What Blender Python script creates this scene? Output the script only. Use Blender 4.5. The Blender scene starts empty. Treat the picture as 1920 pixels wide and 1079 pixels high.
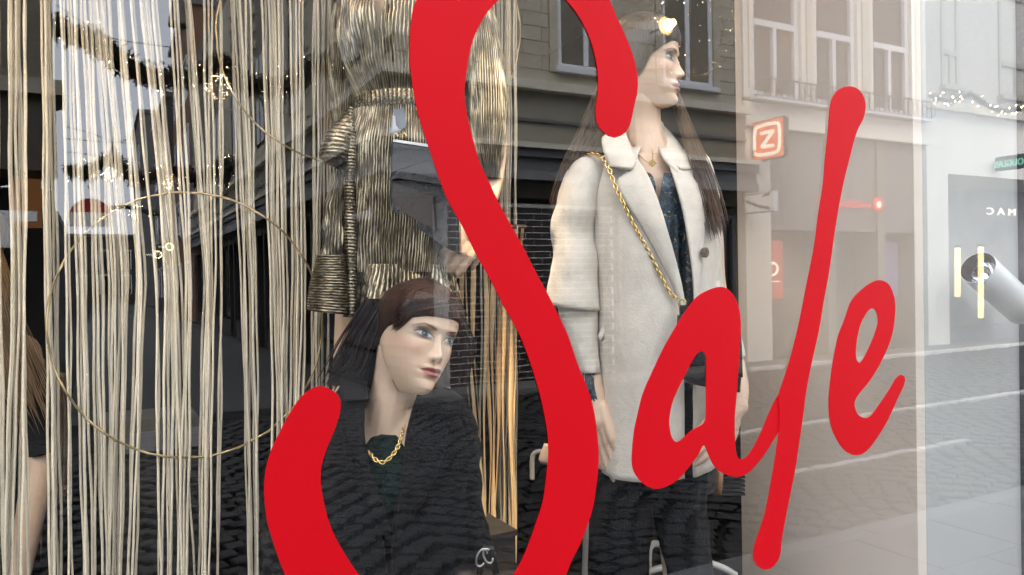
import bpy, math, random
import numpy as np
from mathutils import Vector, noise as mnoise

random.seed(7)
RNG = np.random.default_rng(11)
scene = bpy.context.scene
COL = scene.collection

# ------------------------------------------------------------------ camera
FPX, IW, IH = 1450.0, 1920.0, 1079.0
YAW, PITCH, ROLL = math.radians(28.28), math.radians(-0.53), math.radians(0.96)
CAM = np.array((0.0, -1.15, 1.40))
FWD = np.array((math.sin(YAW) * math.cos(PITCH), math.cos(YAW) * math.cos(PITCH), math.sin(PITCH)))
_r0 = np.array((math.cos(YAW), -math.sin(YAW), 0.0))
_u0 = np.cross(_r0, FWD)
RGT = _r0 * math.cos(ROLL) - _u0 * math.sin(ROLL)
UPV = _u0 * math.cos(ROLL) + _r0 * math.sin(ROLL)
for _a in (FWD, RGT, UPV, CAM): _a.setflags(write=False)
cam_d = bpy.data.cameras.new('camera')
cam_o = bpy.data.objects.new('camera', cam_d)
COL.objects.link(cam_o)
from mathutils import Matrix
m = Matrix.Identity(4)
for i in range(3):
    m[i][0], m[i][1], m[i][2], m[i][3] = RGT[i], UPV[i], -FWD[i], CAM[i]
cam_o.matrix_world = m
cam_d.sensor_width = 36.0
cam_d.lens = 36.0 * FPX / IW
cam_d.clip_start = 0.02
cam_d.clip_end = 600
scene.camera = cam_o

# ------------------------------------------------------------------ sky, sun, exposure
world = bpy.data.worlds.new('World')
scene.world = world
world.use_nodes = True
wn, wl = world.node_tree.nodes, world.node_tree.links
wn.clear()
SUN_EL, SUN_ROT = math.radians(52), math.radians(-24)
sky = wn.new('ShaderNodeTexSky')
sky.sky_type = 'NISHITA'
sky.sun_disc = False
sky.sun_elevation = SUN_EL
sky.sun_rotation = SUN_ROT
sky.dust_density = 1.5
sky.air_density = 1.0
sky.ozone_density = 1.0
hs = wn.new('ShaderNodeHueSaturation')
hs.inputs['Saturation'].default_value = 0.3
mixw = wn.new('ShaderNodeMix'); mixw.data_type = 'RGBA'
mixw.inputs['Factor'].default_value = 0.75
mixw.inputs['B'].default_value = (8.7, 9.2, 10.4, 1)      # even overcast cloud
wl.new(sky.outputs[0], hs.inputs['Color'])
wl.new(hs.outputs[0], mixw.inputs['A'])
bg = wn.new('ShaderNodeBackground'); bg.inputs['Strength'].default_value = 0.1
wo = wn.new('ShaderNodeOutputWorld')
wl.new(mixw.outputs['Result'], bg.inputs['Color'])
wl.new(bg.outputs[0], wo.inputs['Surface'])

sun_d = bpy.data.lights.new('sun', 'SUN')
sun_d.energy = 1.5
sun_d.angle = math.radians(40)
sun_d.color = (1.0, 0.97, 0.93)
sun_o = bpy.data.objects.new('sun', sun_d)
COL.objects.link(sun_o)
_sd = Vector((math.sin(SUN_ROT) * math.cos(SUN_EL), math.cos(SUN_ROT) * math.cos(SUN_EL), math.sin(SUN_EL)))
sun_o.rotation_euler = _sd.to_track_quat('Z', 'Y').to_euler()

scene.view_settings.view_transform = 'Standard'
scene.view_settings.look = 'None'
scene.view_settings.gamma = 1.0
scene.view_settings.use_curve_mapping = False
scene.view_settings.exposure = 2.82
scene.render.engine = 'CYCLES'
cy = scene.cycles
cy.max_bounces = 7
cy.diffuse_bounces = 3
cy.glossy_bounces = 4
cy.transparent_max_bounces = 16
cy.use_denoising = True
cy.caustics_reflective = False
cy.caustics_refractive = False
cy.sample_clamp_indirect = 6.0

# ------------------------------------------------------------------ measuring helpers
def RAY(px, py):
    return FWD + RGT * ((px - IW / 2) / FPX) + UPV * ((IH / 2 - py) / FPX)
def P(px, py, Y):
    """point on the upright plane y = Y"""
    d = RAY(px, py)
    return CAM + d * ((Y - CAM[1]) / d[1])
def Q(px, py, z):
    """point at axial distance z"""
    return CAM + RAY(px, py) * z
STREET_Y = -7.85                       # house fronts across the street
def F(px, py, Y=STREET_Y):
    """point of the street side seen in the window: mirrored at the pane"""
    p = P(px, py, -Y)
    return np.array((p[0], Y, p[2]))
def smooth(pts, m, closed=False):
    """Catmull-Rom through rows of numbers, m samples by chord length"""
    p = np.asarray(pts, float)
    n = len(p)
    if closed:
        seg = n
        idx = lambda i: p[i % n]
    else:
        seg = n - 1
        idx = lambda i: p[min(max(i, 0), n - 1)] if 0 <= i < n else (2 * p[0] - p[1] if i < 0 else 2 * p[-1] - p[-2])
    L = np.array([np.linalg.norm((idx(i + 1) - idx(i))[:3]) + 1e-9 for i in range(seg)])
    cum = np.concatenate(([0], np.cumsum(L)))
    s = np.linspace(0, cum[-1], m, endpoint=not closed)
    out = []
    for v in s:
        i = min(int(np.searchsorted(cum, v, 'right') - 1), seg - 1)
        t = (v - cum[i]) / L[i]
        a, b, c, d = idx(i - 1), idx(i), idx(i + 1), idx(i + 2)
        out.append(0.5 * (2 * b + (c - a) * t + (2 * a - 5 * b + 4 * c - d) * t * t + (3 * b - a - 3 * c + d) * t ** 3))
    return np.array(out)
def lin(pts, m):
    p = np.asarray(pts, float)
    k = np.linspace(0, len(p) - 1, m)
    return np.stack([np.interp(k, np.arange(len(p)), p[:, j]) for j in range(p.shape[1])], 1)

# ------------------------------------------------------------------ object helpers
ORI = {}
def tag(o, label=None, cat=None, group=None, kind=None):
    if label: o['label'] = label
    if cat: o['category'] = cat
    if group: o['group'] = group
    if kind: o['kind'] = kind
    return o
def thing(name, label, cat, loc=(0, 0, 0), group=None):
    o = bpy.data.objects.new(name, None)
    COL.objects.link(o)
    o.empty_display_size = 0.05
    o.location = loc
    ORI[o.name] = np.array(loc, float)
    return tag(o, label, cat, group)
def mesh_obj(name, verts, faces, mat, parent=None, smooth_=False, uvs=None, cols=None, thick=0.0, subd=0, label=None):
    me = bpy.data.meshes.new(name)
    v = np.asarray(verts, float)
    off = ORI.get(parent.name, np.zeros(3)) if parent is not None else np.zeros(3)
    me.from_pydata((v - off).tolist(), [], [list(map(int, f)) for f in faces])
    if uvs is not None:
        uvl = me.uv_layers.new(name='UVMap')
        li = np.zeros(len(me.loops), int)
        me.loops.foreach_get('vertex_index', li)
        uvl.data.foreach_set('uv', np.asarray(uvs, np.float32)[li].ravel())
    if cols is not None:
        ca = me.color_attributes.new('Col', 'FLOAT_COLOR', 'POINT')
        c4 = np.ones((len(v), 4), np.float32); c4[:, :3] = cols
        ca.data.foreach_set('color', c4.ravel())
    me.validate()
    if smooth_:
        me.polygons.foreach_set('use_smooth', [True] * len(me.polygons))
    if mat is not None:
        for mm in (mat if isinstance(mat, (list, tuple)) else [mat]):
            me.materials.append(mm)
    o = bpy.data.objects.new(name, me)
    COL.objects.link(o)
    if parent is not None:
        o.parent = parent
        ORI[o.name] = off
    else:
        ORI[o.name] = np.zeros(3)
    if thick:
        s = o.modifiers.new('thickness', 'SOLIDIFY'); s.thickness = thick; s.offset = 0
    if subd:
        s = o.modifiers.new('subd', 'SUBSURF'); s.levels = subd; s.render_levels = subd
    if label: o['label'] = label
    return o
class MB:
    def __init__(self): self.v, self.f, self.n = [], [], 0
    def add(self, v, f):
        v = np.asarray(v, float)
        self.v.append(v); self.f += [[i + self.n for i in q] for q in f]; self.n += len(v)
        return self
    def box(self, a, b):
        x0, y0, z0 = np.minimum(a, b); x1, y1, z1 = np.maximum(a, b)
        v = [(x0, y0, z0), (x1, y0, z0), (x1, y1, z0), (x0, y1, z0), (x0, y0, z1), (x1, y0, z1), (x1, y1, z1), (x0, y1, z1)]
        return self.add(v, BOXF)
    def obox(self, c, ax, ay, az):
        c, ax, ay, az = (np.asarray(q, float) for q in (c, ax, ay, az))
        v = [c + sx * ax + sy * ay + sz * az for sz in (-1, 1) for sx, sy in ((-1, -1), (1, -1), (1, 1), (-1, 1))]
        return self.add(v, BOXF)
    def tube(self, pts, r, n=8, cap=True):
        v, f = tube_geo(pts, r, n, cap)
        return self.add(v, f)
    def build(self, name, mat, parent=None, **k):
        return mesh_obj(name, np.concatenate(self.v), self.f, mat, parent, **k)
BOXF = [(0, 3, 2, 1), (4, 5, 6, 7), (0, 1, 5, 4), (1, 2, 6, 5), (2, 3, 7, 6), (3, 0, 4, 7)]
def tube_geo(pts, r, n=8, cap=True, flat=1.0, closed=False):
    p = np.asarray(pts, float); m_ = len(p)
    r = np.broadcast_to(np.asarray(r, float), (m_,)) if np.ndim(r) < 2 else np.asarray(r, float)
    if closed:
        t = np.roll(p, -1, 0) - np.roll(p, 1, 0)
    else:
        t = np.gradient(p, axis=0)
    t /= np.linalg.norm(t, axis=1)[:, None] + 1e-12
    ref = np.array((0, 0, 1.0)) if abs(t[0][2]) < 0.9 else np.array((0.0, 1.0, 0))
    a = np.cross(t[0], ref); a /= np.linalg.norm(a)
    V = []
    ang = np.linspace(0, 2 * math.pi, n, endpoint=False)
    for i in range(m_):
        a = a - t[i] * np.dot(a, t[i]); a /= np.linalg.norm(a) + 1e-12
        b = np.cross(t[i], a)
        ri = r[i] if np.ndim(r[i]) == 0 else None
        if ri is None: ra, rb = r[i]
        else: ra, rb = ri, ri * flat
        V.append(p[i] + np.outer(np.cos(ang) * ra, a) + np.outer(np.sin(ang) * rb, b))
    V = np.concatenate(V)
    f = []
    for i in range(m_ if closed else m_ - 1):
        j = (i + 1) % m_
        for k in range(n):
            f.append((i * n + k, i * n + (k + 1) % n, j * n + (k + 1) % n, j * n + k))
    if cap and not closed:
        f.append(tuple(range(n - 1, -1, -1))); f.append(tuple((m_ - 1) * n + k for k in range(n)))
    return V, f
def box(name, a, b, mat, parent=None, **k):
    return MB().box(a, b).build(name, mat, parent, **k)
def tube(name, pts, r, mat, parent=None, n=10, flat=1.0, closed=False, **k):
    v, f = tube_geo(pts, r, n, True, flat, closed)
    return mesh_obj(name, v, f, mat, parent, smooth_=True, **k)
def fbm(x, y, z=0.0, o=4):
    return mnoise.fractal((x, y, z), 1.0, 2.0, o)
def copy_part(o, loc, parent=None, scale=None, rot=None):
    c = o.copy(); COL.objects.link(c)
    c.parent = parent
    off = ORI.get(parent.name, np.zeros(3)) if parent is not None else np.zeros(3)
    c.location = np.asarray(loc, float) - off
    if scale is not None: c.scale = scale
    if rot is not None: c.rotation_euler = rot
    return c

# ------------------------------------------------------------------ materials
def mat(name, col, rough=0.6, metal=0.0, var=0.12, nscale=8.0, bump=0.0, bscale=60.0, spec=0.5, sheen=0.0, emit=None, estr=0.0, coat=0.0, col2=None, stretch=None):
    mt = bpy.data.materials.new(name); mt.use_nodes = True
    nt = mt.node_tree; N, L = nt.nodes, nt.links
    b = N['Principled BSDF']
    b.inputs['Roughness'].default_value = rough
    b.inputs['Metallic'].default_value = metal
    b.inputs['Specular IOR Level'].default_value = spec
    b.inputs['Sheen Weight'].default_value = sheen
    b.inputs['Coat Weight'].default_value = coat
    tc = N.new('ShaderNodeTexCoord')
    mp = N.new('ShaderNodeMapping')
    L.new(tc.outputs['Object'], mp.inputs['Vector'])
    if stretch: mp.inputs['Scale'].default_value = stretch
    nz = N.new('ShaderNodeTexNoise'); nz.inputs['Scale'].default_value = nscale; nz.inputs['Detail'].default_value = 6
    L.new(mp.outputs[0], nz.inputs['Vector'])
    cr = N.new('ShaderNodeValToRGB')
    c = np.array(col[:3])
    lo = c * (1 - var) if col2 is None else c
    hi = np.minimum(c * (1 + var), 0.95) if col2 is None else np.array(col2[:3])
    cr.color_ramp.elements[0].position = 0.33; cr.color_ramp.elements[1].position = 0.67
    cr.color_ramp.elements[0].color = (*lo, 1); cr.color_ramp.elements[1].color = (*hi, 1)
    L.new(nz.outputs['Fac'], cr.inputs['Fac'])
    L.new(cr.outputs['Color'], b.inputs['Base Color'])
    if bump:
        n2 = N.new('ShaderNodeTexNoise'); n2.inputs['Scale'].default_value = bscale; n2.inputs['Detail'].default_value = 4
        L.new(mp.outputs[0], n2.inputs['Vector'])
        bp = N.new('ShaderNodeBump'); bp.inputs['Strength'].default_value = bump; bp.inputs['Distance'].default_value = 0.004
        L.new(n2.outputs['Fac'], bp.inputs['Height']); L.new(bp.outputs[0], b.inputs['Normal'])
    if emit is not None:
        b.inputs['Emission Color'].default_value = (*emit, 1); b.inputs['Emission Strength'].default_value = estr
    return mt
def attr_mat(name, rough=0.45, spec=0.5, bump=0.0, bscale=200.0, coat=0.0):
    mt = mat(name, (0.5, 0.5, 0.5), rough, bump=bump, bscale=bscale, spec=spec, coat=coat)
    N, L = mt.node_tree.nodes, mt.node_tree.links
    a = N.new('ShaderNodeAttribute'); a.attribute_name = 'Col'
    L.new(a.outputs['Color'], N['Principled BSDF'].inputs['Base Color'])
    return mt
def glass_mat(name, both=True, tint=(0.97, 0.985, 0.975)):
    """thin pane: mirror share after Schlick (both faces of the sheet), the rest goes straight through"""
    mt = bpy.data.materials.new(name); mt.use_nodes = True
    N, L = mt.node_tree.nodes, mt.node_tree.links
    N.clear()
    out = N.new('ShaderNodeOutputMaterial'); mx = N.new('ShaderNodeMixShader')
    tr = N.new('ShaderNodeBsdfTransparent'); tr.inputs['Color'].default_value = (*tint, 1)
    gl = N.new('ShaderNodeBsdfGlossy'); gl.inputs['Roughness'].default_value = 0.0
    geo = N.new('ShaderNodeNewGeometry'); dt = N.new('ShaderNodeVectorMath'); dt.operation = 'DOT_PRODUCT'
    L.new(geo.outputs['Normal'], dt.inputs[0]); L.new(geo.outputs['Incoming'], dt.inputs[1])
    def mth(op, a, b_=None):
        n_ = N.new('ShaderNodeMath'); n_.operation = op
        if isinstance(a, (int, float)): n_.inputs[0].default_value = a
        else: L.new(a, n_.inputs[0])
        if b_ is not None:
            if isinstance(b_, (int, float)): n_.inputs[1].default_value = b_
            else: L.new(b_, n_.inputs[1])
        return n_.outputs[0]
    c_ = mth('ABSOLUTE', dt.outputs['Value'])
    s5 = mth('POWER', mth('SUBTRACT', 1.0, c_), 5.0)
    r1 = mth('ADD', mth('MULTIPLY', s5, 0.957), 0.043)
    r2 = mth('DIVIDE', mth('MULTIPLY', r1, 2.0), mth('ADD', r1, 1.0))      # two faces of a sheet
    L.new(r2, mx.inputs['Fac']); L.new(tr.outputs[0], mx.inputs[1]); L.new(gl.outputs[0], mx.inputs[2])
    L.new(mx.outputs[0], out.inputs['Surface'])
    return mt
def clear_mat(name):
    mt = bpy.data.materials.new(name); mt.use_nodes = True
    N, L = mt.node_tree.nodes, mt.node_tree.links
    N.clear()
    out = N.new('ShaderNodeOutputMaterial'); tr = N.new('ShaderNodeBsdfTransparent')
    L.new(tr.outputs[0], out.inputs['Surface'])
    return mt

M = {}
M['vinyl'] = mat('red_vinyl', (0.44, 0.0012, 0.006), 0.55, spec=.10, var=0.03, nscale=3, bump=0.03, bscale=300)
M['cord'] = mat('cotton_cord', (0.79, 0.695, 0.53), 0.9, var=0.14, nscale=14, bump=0.8, bscale=260, sheen=0.2, stretch=(1, 1, 0.6))
M['warm_cord'] = mat('warm_lit_cord', (0.92, 0.58, 0.30), 0.55, var=0.22, nscale=30, bump=0.5, bscale=200, stretch=(1, 1, 0.08))
M['gold_wire'] = mat('gold_wire', (0.50, 0.37, 0.19), 0.36, 0.85, nscale=40)
M['gold'] = mat('polished_gold', (0.85, 0.62, 0.25), 0.2, 1.0, var=0.06)
M['steel'] = mat('brushed_steel', (0.6, 0.58, 0.56), 0.3, 1.0, var=0.06)
M['skin'] = attr_mat('mannequin_paint', 0.38, 0.4, bump=0.02, bscale=90)
M['wool'] = mat('cream_wool', (0.62, 0.56, 0.475), 0.95, var=0.05, nscale=38, bump=0.32, bscale=170, sheen=0.25, spec=0.2)
M['black_cloth'] = mat('black_wool', (0.0045, 0.0045, 0.005), 0.95, var=0.3, nscale=30, bump=0.4, bscale=240, sheen=0.03, spec=0.2)
M['black_denim'] = mat('black_denim', (0.005, 0.005, 0.006), 0.9, var=0.3, nscale=50, bump=0.5, bscale=300, spec=0.25)
M['green_knit'] = mat('dark_green_knit', (0.008, 0.018, 0.015), 0.95, var=0.4, nscale=60, bump=0.8, bscale=220, spec=0.2)
M['leather'] = mat('black_leather', (0.012, 0.010, 0.011), 0.35, var=0.2, bump=0.3, bscale=120)
M['hair_brown'] = mat('brown_hair', (0.038, 0.0150, 0.0110), 0.36, var=0.5, nscale=40, stretch=(1, 1, 0.12), bump=0.3, bscale=200)
M['hair_dark'] = mat('dark_brown_hair', (0.010, 0.0045, 0.0035), 0.4, var=0.5, nscale=40, stretch=(1, 1, 0.12), bump=0.3, bscale=200)
M['hair_chest'] = mat('chestnut_hair', (0.085, 0.043, 0.019), 0.42, var=0.5, nscale=30, stretch=(1, 1, 0.1))
M['hair_blond'] = mat('dark_blond_hair', (0.20, 0.12, 0.055), 0.4, var=0.5, nscale=30, stretch=(1, 1, 0.1))
M['beige_wall'] = mat('beige_panel', (0.60, 0.525, 0.455), 0.7, var=0.025, nscale=2, bump=0.05, bscale=60)
M['white_wall'] = mat('white_panel', (0.38, 0.38, 0.365), 0.6, var=0.02, nscale=2)
M['shop_dark'] = mat('dark_brown_wall', (0.018, 0.015, 0.012), 0.8, var=0.15, nscale=3)
M['shop_back'] = mat('charcoal_wall', (0.006, 0.0055, 0.005), 0.8, var=0.2, nscale=3)
M['ceiling'] = mat('beige_ceiling', (0.52, 0.42, 0.30), 0.8, var=0.04)
M['deck'] = mat('dark_display_floor', (0.016, 0.014, 0.012), 0.6, var=0.2, nscale=5)
M['frame'] = mat('dark_window_frame', (0.035, 0.035, 0.037), 0.45, var=0.1)
M['white_metal'] = mat('white_enamel', (0.66, 0.63, 0.59), 0.4, var=0.03)
M['wood'] = mat('warm_wood', (0.30, 0.15, 0.07), 0.5, var=0.25, nscale=16, stretch=(1, 1, 0.1))
M['button'] = mat('horn_button', (0.10, 0.06, 0.035), 0.25, var=0.5, nscale=120)

def island_random(mt, lo, hi, by='island'):
    """each stone, cord or strip a little lighter or darker than its neighbour"""
    N, L = mt.node_tree.nodes, mt.node_tree.links
    b = N['Principled BSDF']; src = b.inputs['Base Color'].links[0].from_socket
    if by == 'island': rnd = N.new('ShaderNodeNewGeometry').outputs['Random Per Island']
    else: rnd = N.new('ShaderNodeObjectInfo').outputs['Random']
    mr = N.new('ShaderNodeMapRange'); mr.inputs['To Min'].default_value = lo; mr.inputs['To Max'].default_value = hi
    L.new(rnd, mr.inputs['Value'])
    vm = N.new('ShaderNodeVectorMath'); vm.operation = 'SCALE'
    L.new(src, vm.inputs[0]); L.new(mr.outputs[0], vm.inputs['Scale']); L.new(vm.outputs[0], b.inputs['Base Color'])
island_random(M['cord'], .78, 1.12, 'object'); island_random(M['warm_cord'], .8, 1.1, 'object')
# ------------------------------------------------------------------ display window: pane, frame, room behind it
GX0, GX1, GZ0, GZ1 = -1.75, 2.62, 0.28, 3.05
M['pane'] = glass_mat('window_pane'); M['clear'] = clear_mat('clear_glass_edge')
win = thing('shop_window', 'large clear display window pane mirroring the street, with red letters stuck on it', 'shop window', (0.2, 0, GZ0))
pane_v = [(GX0, 0, GZ0), (GX1, 0, GZ0), (GX1, 0, GZ1), (GX0, 0, GZ1), (GX0, 0.008, GZ0), (GX1, 0.008, GZ0), (GX1, 0.008, GZ1), (GX0, 0.008, GZ1)]
pane = mesh_obj('glass_pane', pane_v, [(0, 1, 2, 3), (5, 4, 7, 6), (4, 0, 3, 7), (1, 5, 6, 2), (4, 5, 1, 0), (3, 2, 6, 7)], [M['pane'], M['clear']], win)
for i, pl in enumerate(pane.data.polygons): pl.material_index = 0 if i == 0 else 1
fr = MB()
fr.box((GX0 - 0.07, -0.03, GZ0 - 0.07), (GX0, 0.05, GZ1 + 0.07)); fr.box((GX1, -0.03, GZ0 - 0.07), (GX1 + 0.07, 0.012, GZ1 + 0.07))
fr.box((GX0, -0.03, GZ0 - 0.07), (GX1, 0.05, GZ0)); fr.box((GX0, -0.03, GZ1), (GX1, 0.05, GZ1 + 0.07))
fr.build('window_frame', M['frame'], win)

M['stone_front'] = mat('shop_front_stone', (0.30, 0.28, 0.25), 0.8, var=0.12, nscale=5, bump=0.3)
sb = thing('shop_building', 'stone front of the shop around the large display window', 'building', (0.2, 0.1, 0))
ww = MB()
ww.box((-7, -0.02, 0), (GX0 - 0.071, 0.22, 6.2)); ww.box((GX1 + 0.071, -0.02, 0), (9, 0.22, 6.2))
ww.box((GX0 - 0.07, -0.02, 0), (GX1 + 0.07, 0.22, GZ0 - 0.071)); ww.box((GX0 - 0.07, -0.02, GZ1 + 0.071), (GX1 + 0.07, 0.22, 6.2))
ww.build('front_wall', M['stone_front'], sb)
MB().box((-7, 0.221, 6.0), (9, 9, 6.2)).build('roof', M['stone_front'], sb)

dk = MB().box((-4.2, 0.221, 0), (3.3, 1.35, 0.28)).build('display_floor', M['deck']); tag(dk, 'dark raised floor of the display window', None, None, 'structure')
fl = MB().box((-4.2, 1.351, -0.02), (3.3, 7.2, 0.02)).build('shop_floor', M['deck']); tag(fl, 'dark floor of the shop behind the display', None, None, 'structure')
ce = MB().box((-4.2, 0.221, 3.2), (3.2, 7.2, 3.3)).build('shop_ceiling', M['ceiling']); tag(ce, 'beige ceiling of the shop', None, None, 'structure')
bw = MB().box((-4.2, 7.2, 0.02), (3.3, 7.3, 3.3)).build('back_wall', M['shop_back']); tag(bw, 'dark back wall of the shop', None, None, 'structure')
rw = MB().box((3.2, 0.8, 0.02), (3.3, 7.2, 3.3)).build('right_wall', M['shop_dark']); tag(rw, 'dark brown side wall deep in the shop', None, None, 'structure')
lw = MB().box((-4.3, 0.221, 0.02), (-4.2, 7.2, 3.3)).build('left_wall', M['shop_back']); tag(lw, 'dark side wall of the shop', None, None, 'structure')
# side of the display: beige return panel and white end wall
sw = MB().box((1.923, 0.157, 0.281), (1.96, 0.80, 3.19)).build('display_side_wall', M['beige_wall']); tag(sw, 'beige panel closing the side of the display', None, None, 'structure')
ew = MB().box((1.961, 0.157, 0.281), (2.69, 0.20, 3.19)).build('display_end_wall', M['white_wall']); tag(ew, 'white end wall of the display', None, None, 'structure')

tr_ = MB().box((P(1914, 540, .15)[0], .140, .281), (P(1914, 540, .15)[0] + .03, .1565, 3.19)).build('dark_trim', M['frame']); tag(tr_, 'dark upright profile at the edge of the white end wall', None, None, 'structure')

# ------------------------------------------------------------------ red letters on the outside of the pane
def outline(pts, m=150):
    return smooth(pts, m, closed=True)
def letter(name, label, outer, inner=None, m=180, y0=-0.0022, y1=-0.0006):
    from mathutils.geometry import tessellate_polygon
    loops = [outline(outer, m)] + ([outline(inner, 90)] if inner else [])
    loops = [[P(a, b, y0) for a, b in lp] for lp in loops]
    tris = tessellate_polygon([[Vector((p[0], p[2], 0)) for p in lp] for lp in loops])
    fr_ = np.array([p for lp in loops for p in lp]); n = len(fr_)
    bk = fr_.copy(); fr_[:, 1] = y0; bk[:, 1] = y1
    f = []
    for t in tris:
        a, b, c = (fr_[i] for i in t)
        if np.cross(b - a, c - a)[1] > 0: t = t[::-1]
        f.append(tuple(t)); f.append(tuple(i + n for i in t[::-1]))
    s = 0
    for lp in loops:
        k = len(lp)
        for i in range(k):
            j = (i + 1) % k
            f.append((s + i, s + j, s + j + n, s + i + n))
        s += k
    return tag(mesh_obj(name, np.concatenate([fr_, bk]), f, M['vinyl']), label, 'letter', 'red sale letters on the window')
S_out = [(781,0),(771,42),(768,106),(771,139),(777,181),(785,217),(799,261),(812,300),(824,336),(841,378),(866,422),(893.7,478),(921.5,528),(943.8,572.5),(963,606),(977,633.5),(993.8,678),(1007.7,722.5),(1018.8,767),(1027,815),(1028.6,845),(1027,871),(1018.8,937),(1003,988),(985.5,1036),(963,1079),(930,1118),(880,1155),(825,1168),(765,1155),(715,1122),(674,1079),(640.6,1029),(621,990),(610,954),(602,910),(602.2,878),(612,844),(626.7,808),(634.5,785),(639.3,762),(634,741),(610,726),(589,727),(566.7,743),(546.7,770),(526.7,807),(506.7,850),(496.7,893),(495.7,933),(501.7,980),(516.7,1030),(535,1079),(570,1150),(625,1215),(700,1262),(790,1280),(880,1265),(960,1225),(1020,1160),(1061,1079),(1072,1051.5),(1089,1018),(1109.8,960),(1118,912.5),(1122.4,871),(1121.8,834.6),(1115.4,779),(1107,744.7),(1097.3,717),(1083.4,683.5),(1066.7,633.5),(1050,597),(1027.8,553),(999.4,500.2),(977,455.7),(954.9,416.8),(935.4,380.6),(916,339),(897.9,300),(882.6,244.7),(874.3,205.8),(870.9,172.4),(874.3,139),(879.8,103),(888,72.3),(902,41.7),(919,17),(935.4,0),(960,-24),(998,-38),(1034,-26),(1061,0),(1083.4,27.8),(1102.9,64),(1115.4,103),(1121,139),(1121,178),(1116.8,203),(1119.6,231),(1133.5,250),(1151.6,258.6),(1169.6,251.6),(1180.8,236),(1189,200),(1194.7,175),(1196,150),(1191.9,122),(1183.5,94.5),(1172.4,66.7),(1155.7,30.6),(1143.2,0),(1115,-50),(1070,-95),(1010,-122),(940,-125),(870,-100),(815,-55)]
a_out = [(1347.6,538.5),(1328,544.5),(1306,558),(1286.4,583),(1267,614),(1244.7,653),(1222.5,700),(1205.8,739),(1196,778),(1188.5,815),(1185,862),(1189,884.7),(1200,901),(1214,912.5),(1230.8,917),(1250,912.5),(1272.5,898.6),(1292,876),(1308.7,854),(1320,835),(1328,851),(1339,873.6),(1356,887.5),(1375.4,894.4),(1392,893),(1408.8,882),(1428.3,859.7),(1445,834.6),(1462,806),(1470,790),(1470,763),(1466,738),(1455.7,747.5),(1440,781),(1428.3,809.6),(1414.3,837.4),(1400.4,856.9),(1389.3,862.6),(1383.2,858),(1379.6,843),(1378,815),(1378,781),(1381,744.7),(1385,689),(1388,639),(1389.3,605.7),(1385,575),(1375,552.8),(1361.5,540.5)]
a_in = [(1315.6,658.5),(1322.5,664),(1324.7,678),(1324,722.5),(1323.9,778),(1319.8,794),(1308.7,801),(1294.7,809.6),(1278,825),(1268.4,829),(1261.4,823.5),(1257,809.6),(1255,788),(1260,758.6),(1269.7,733.6),(1280.8,711),(1294.7,683.5),(1305.9,665)]
l_out = [(1593.3,162),(1575,166.7),(1562.7,180.5),(1556.6,202),(1553,244.7),(1547.4,300),(1542.8,352),(1535,401),(1526,468),(1513.8,529.4),(1500,600),(1489.3,646),(1476,693),(1463,732),(1460,745),(1461.8,775),(1460.8,808.6),(1456,843),(1447.4,897.4),(1435.9,957.6),(1425.9,992),(1415.8,1020.6),(1413,1043.5),(1417.3,1057.9),(1431.6,1068.5),(1446,1066),(1458.8,1052),(1464,1035),(1466,1012),(1478.9,943),(1490.3,885),(1498.9,828.7),(1504.6,789.7),(1512.2,731.5),(1523,676.5),(1535.5,620),(1544.4,566),(1555,508),(1565.8,431.5),(1575,376.5),(1584,333.6),(1593.3,296.7),(1601,266),(1608.6,243),(1619.3,222),(1623.3,199),(1619.3,180.5),(1608.6,167)]
e_out = [(1651.4,525.7),(1636,529.4),(1614.7,544.7),(1596.3,566),(1584,599.8),(1571.9,632),(1562.7,676.5),(1556.6,722.4),(1554,759),(1558,795.8),(1568.8,823.3),(1584,844.7),(1602.5,854),(1620.8,849.3),(1639.2,829.4),(1660.6,795.8),(1672.8,771),(1685,743.8),(1694.8,723),(1697,709),(1690,703.2),(1680.5,710),(1669.8,728.5),(1651.4,756),(1633,780.5),(1620.8,784),(1608.6,777.4),(1602.5,762),(1604,750),(1611.6,737.7),(1627,719.3),(1645.3,691.8),(1663.6,655),(1672.8,627.5),(1677,603),(1679,576),(1675.9,553.9),(1666.7,533.5)]
e_in = [(1636,578.4),(1627,584.5),(1614.7,606),(1608.6,628),(1605,655),(1606,673.4),(1611.6,680.5),(1619.3,673.4),(1633,646),(1642.3,621.4),(1646.5,604),(1643.8,585)]
letter('vinyl_letter', 'giant red cursive capital S reaching beyond top and bottom of the window', S_out, None, 420)
letter('vinyl_letter', 'red cursive letter a with tear-shaped hole, in front of the cream coat', a_out, a_in)
letter('vinyl_letter', 'tall slim red letter l slanting between a and e', l_out, None, 200, -0.0040, -0.0024)
letter('vinyl_letter', 'smallest red letter, an e with a looped tail', e_out, e_in)

# ------------------------------------------------------------------ lamps of the shop
def spot(loc, target, power, size_deg, col, radius, parent):
    d = bpy.data.lights.new('lamp_light', 'SPOT'); d.energy = power; d.spot_size = math.radians(size_deg); d.spot_blend = 0.7
    d.color = col; d.shadow_soft_size = radius
    o = bpy.data.objects.new('lamp_light', d); COL.objects.link(o)
    loc, target = Vector(loc), Vector(target)
    o.parent = parent
    o.location = loc - Vector(ORI[parent.name])
    o.rotation_euler = (loc - target).to_track_quat('Z', 'Y').to_euler()
    return o
M['bulb'] = mat('glowing_bulb', (1, 0.9, 0.75), 0.3, var=0.0, emit=(1.0, 0.62, 0.30), estr=22)
M['lamp_black'] = mat('black_lamp_body', (0.02, 0.02, 0.02), 0.4)
M['lamp_grey'] = mat('grey_lamp_body', (0.55, 0.56, 0.55), 0.38, var=0.03)
M['reflector'] = mat('lamp_reflector', (0.75, 0.76, 0.8), 0.12, 1.0, var=0.05)
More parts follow.
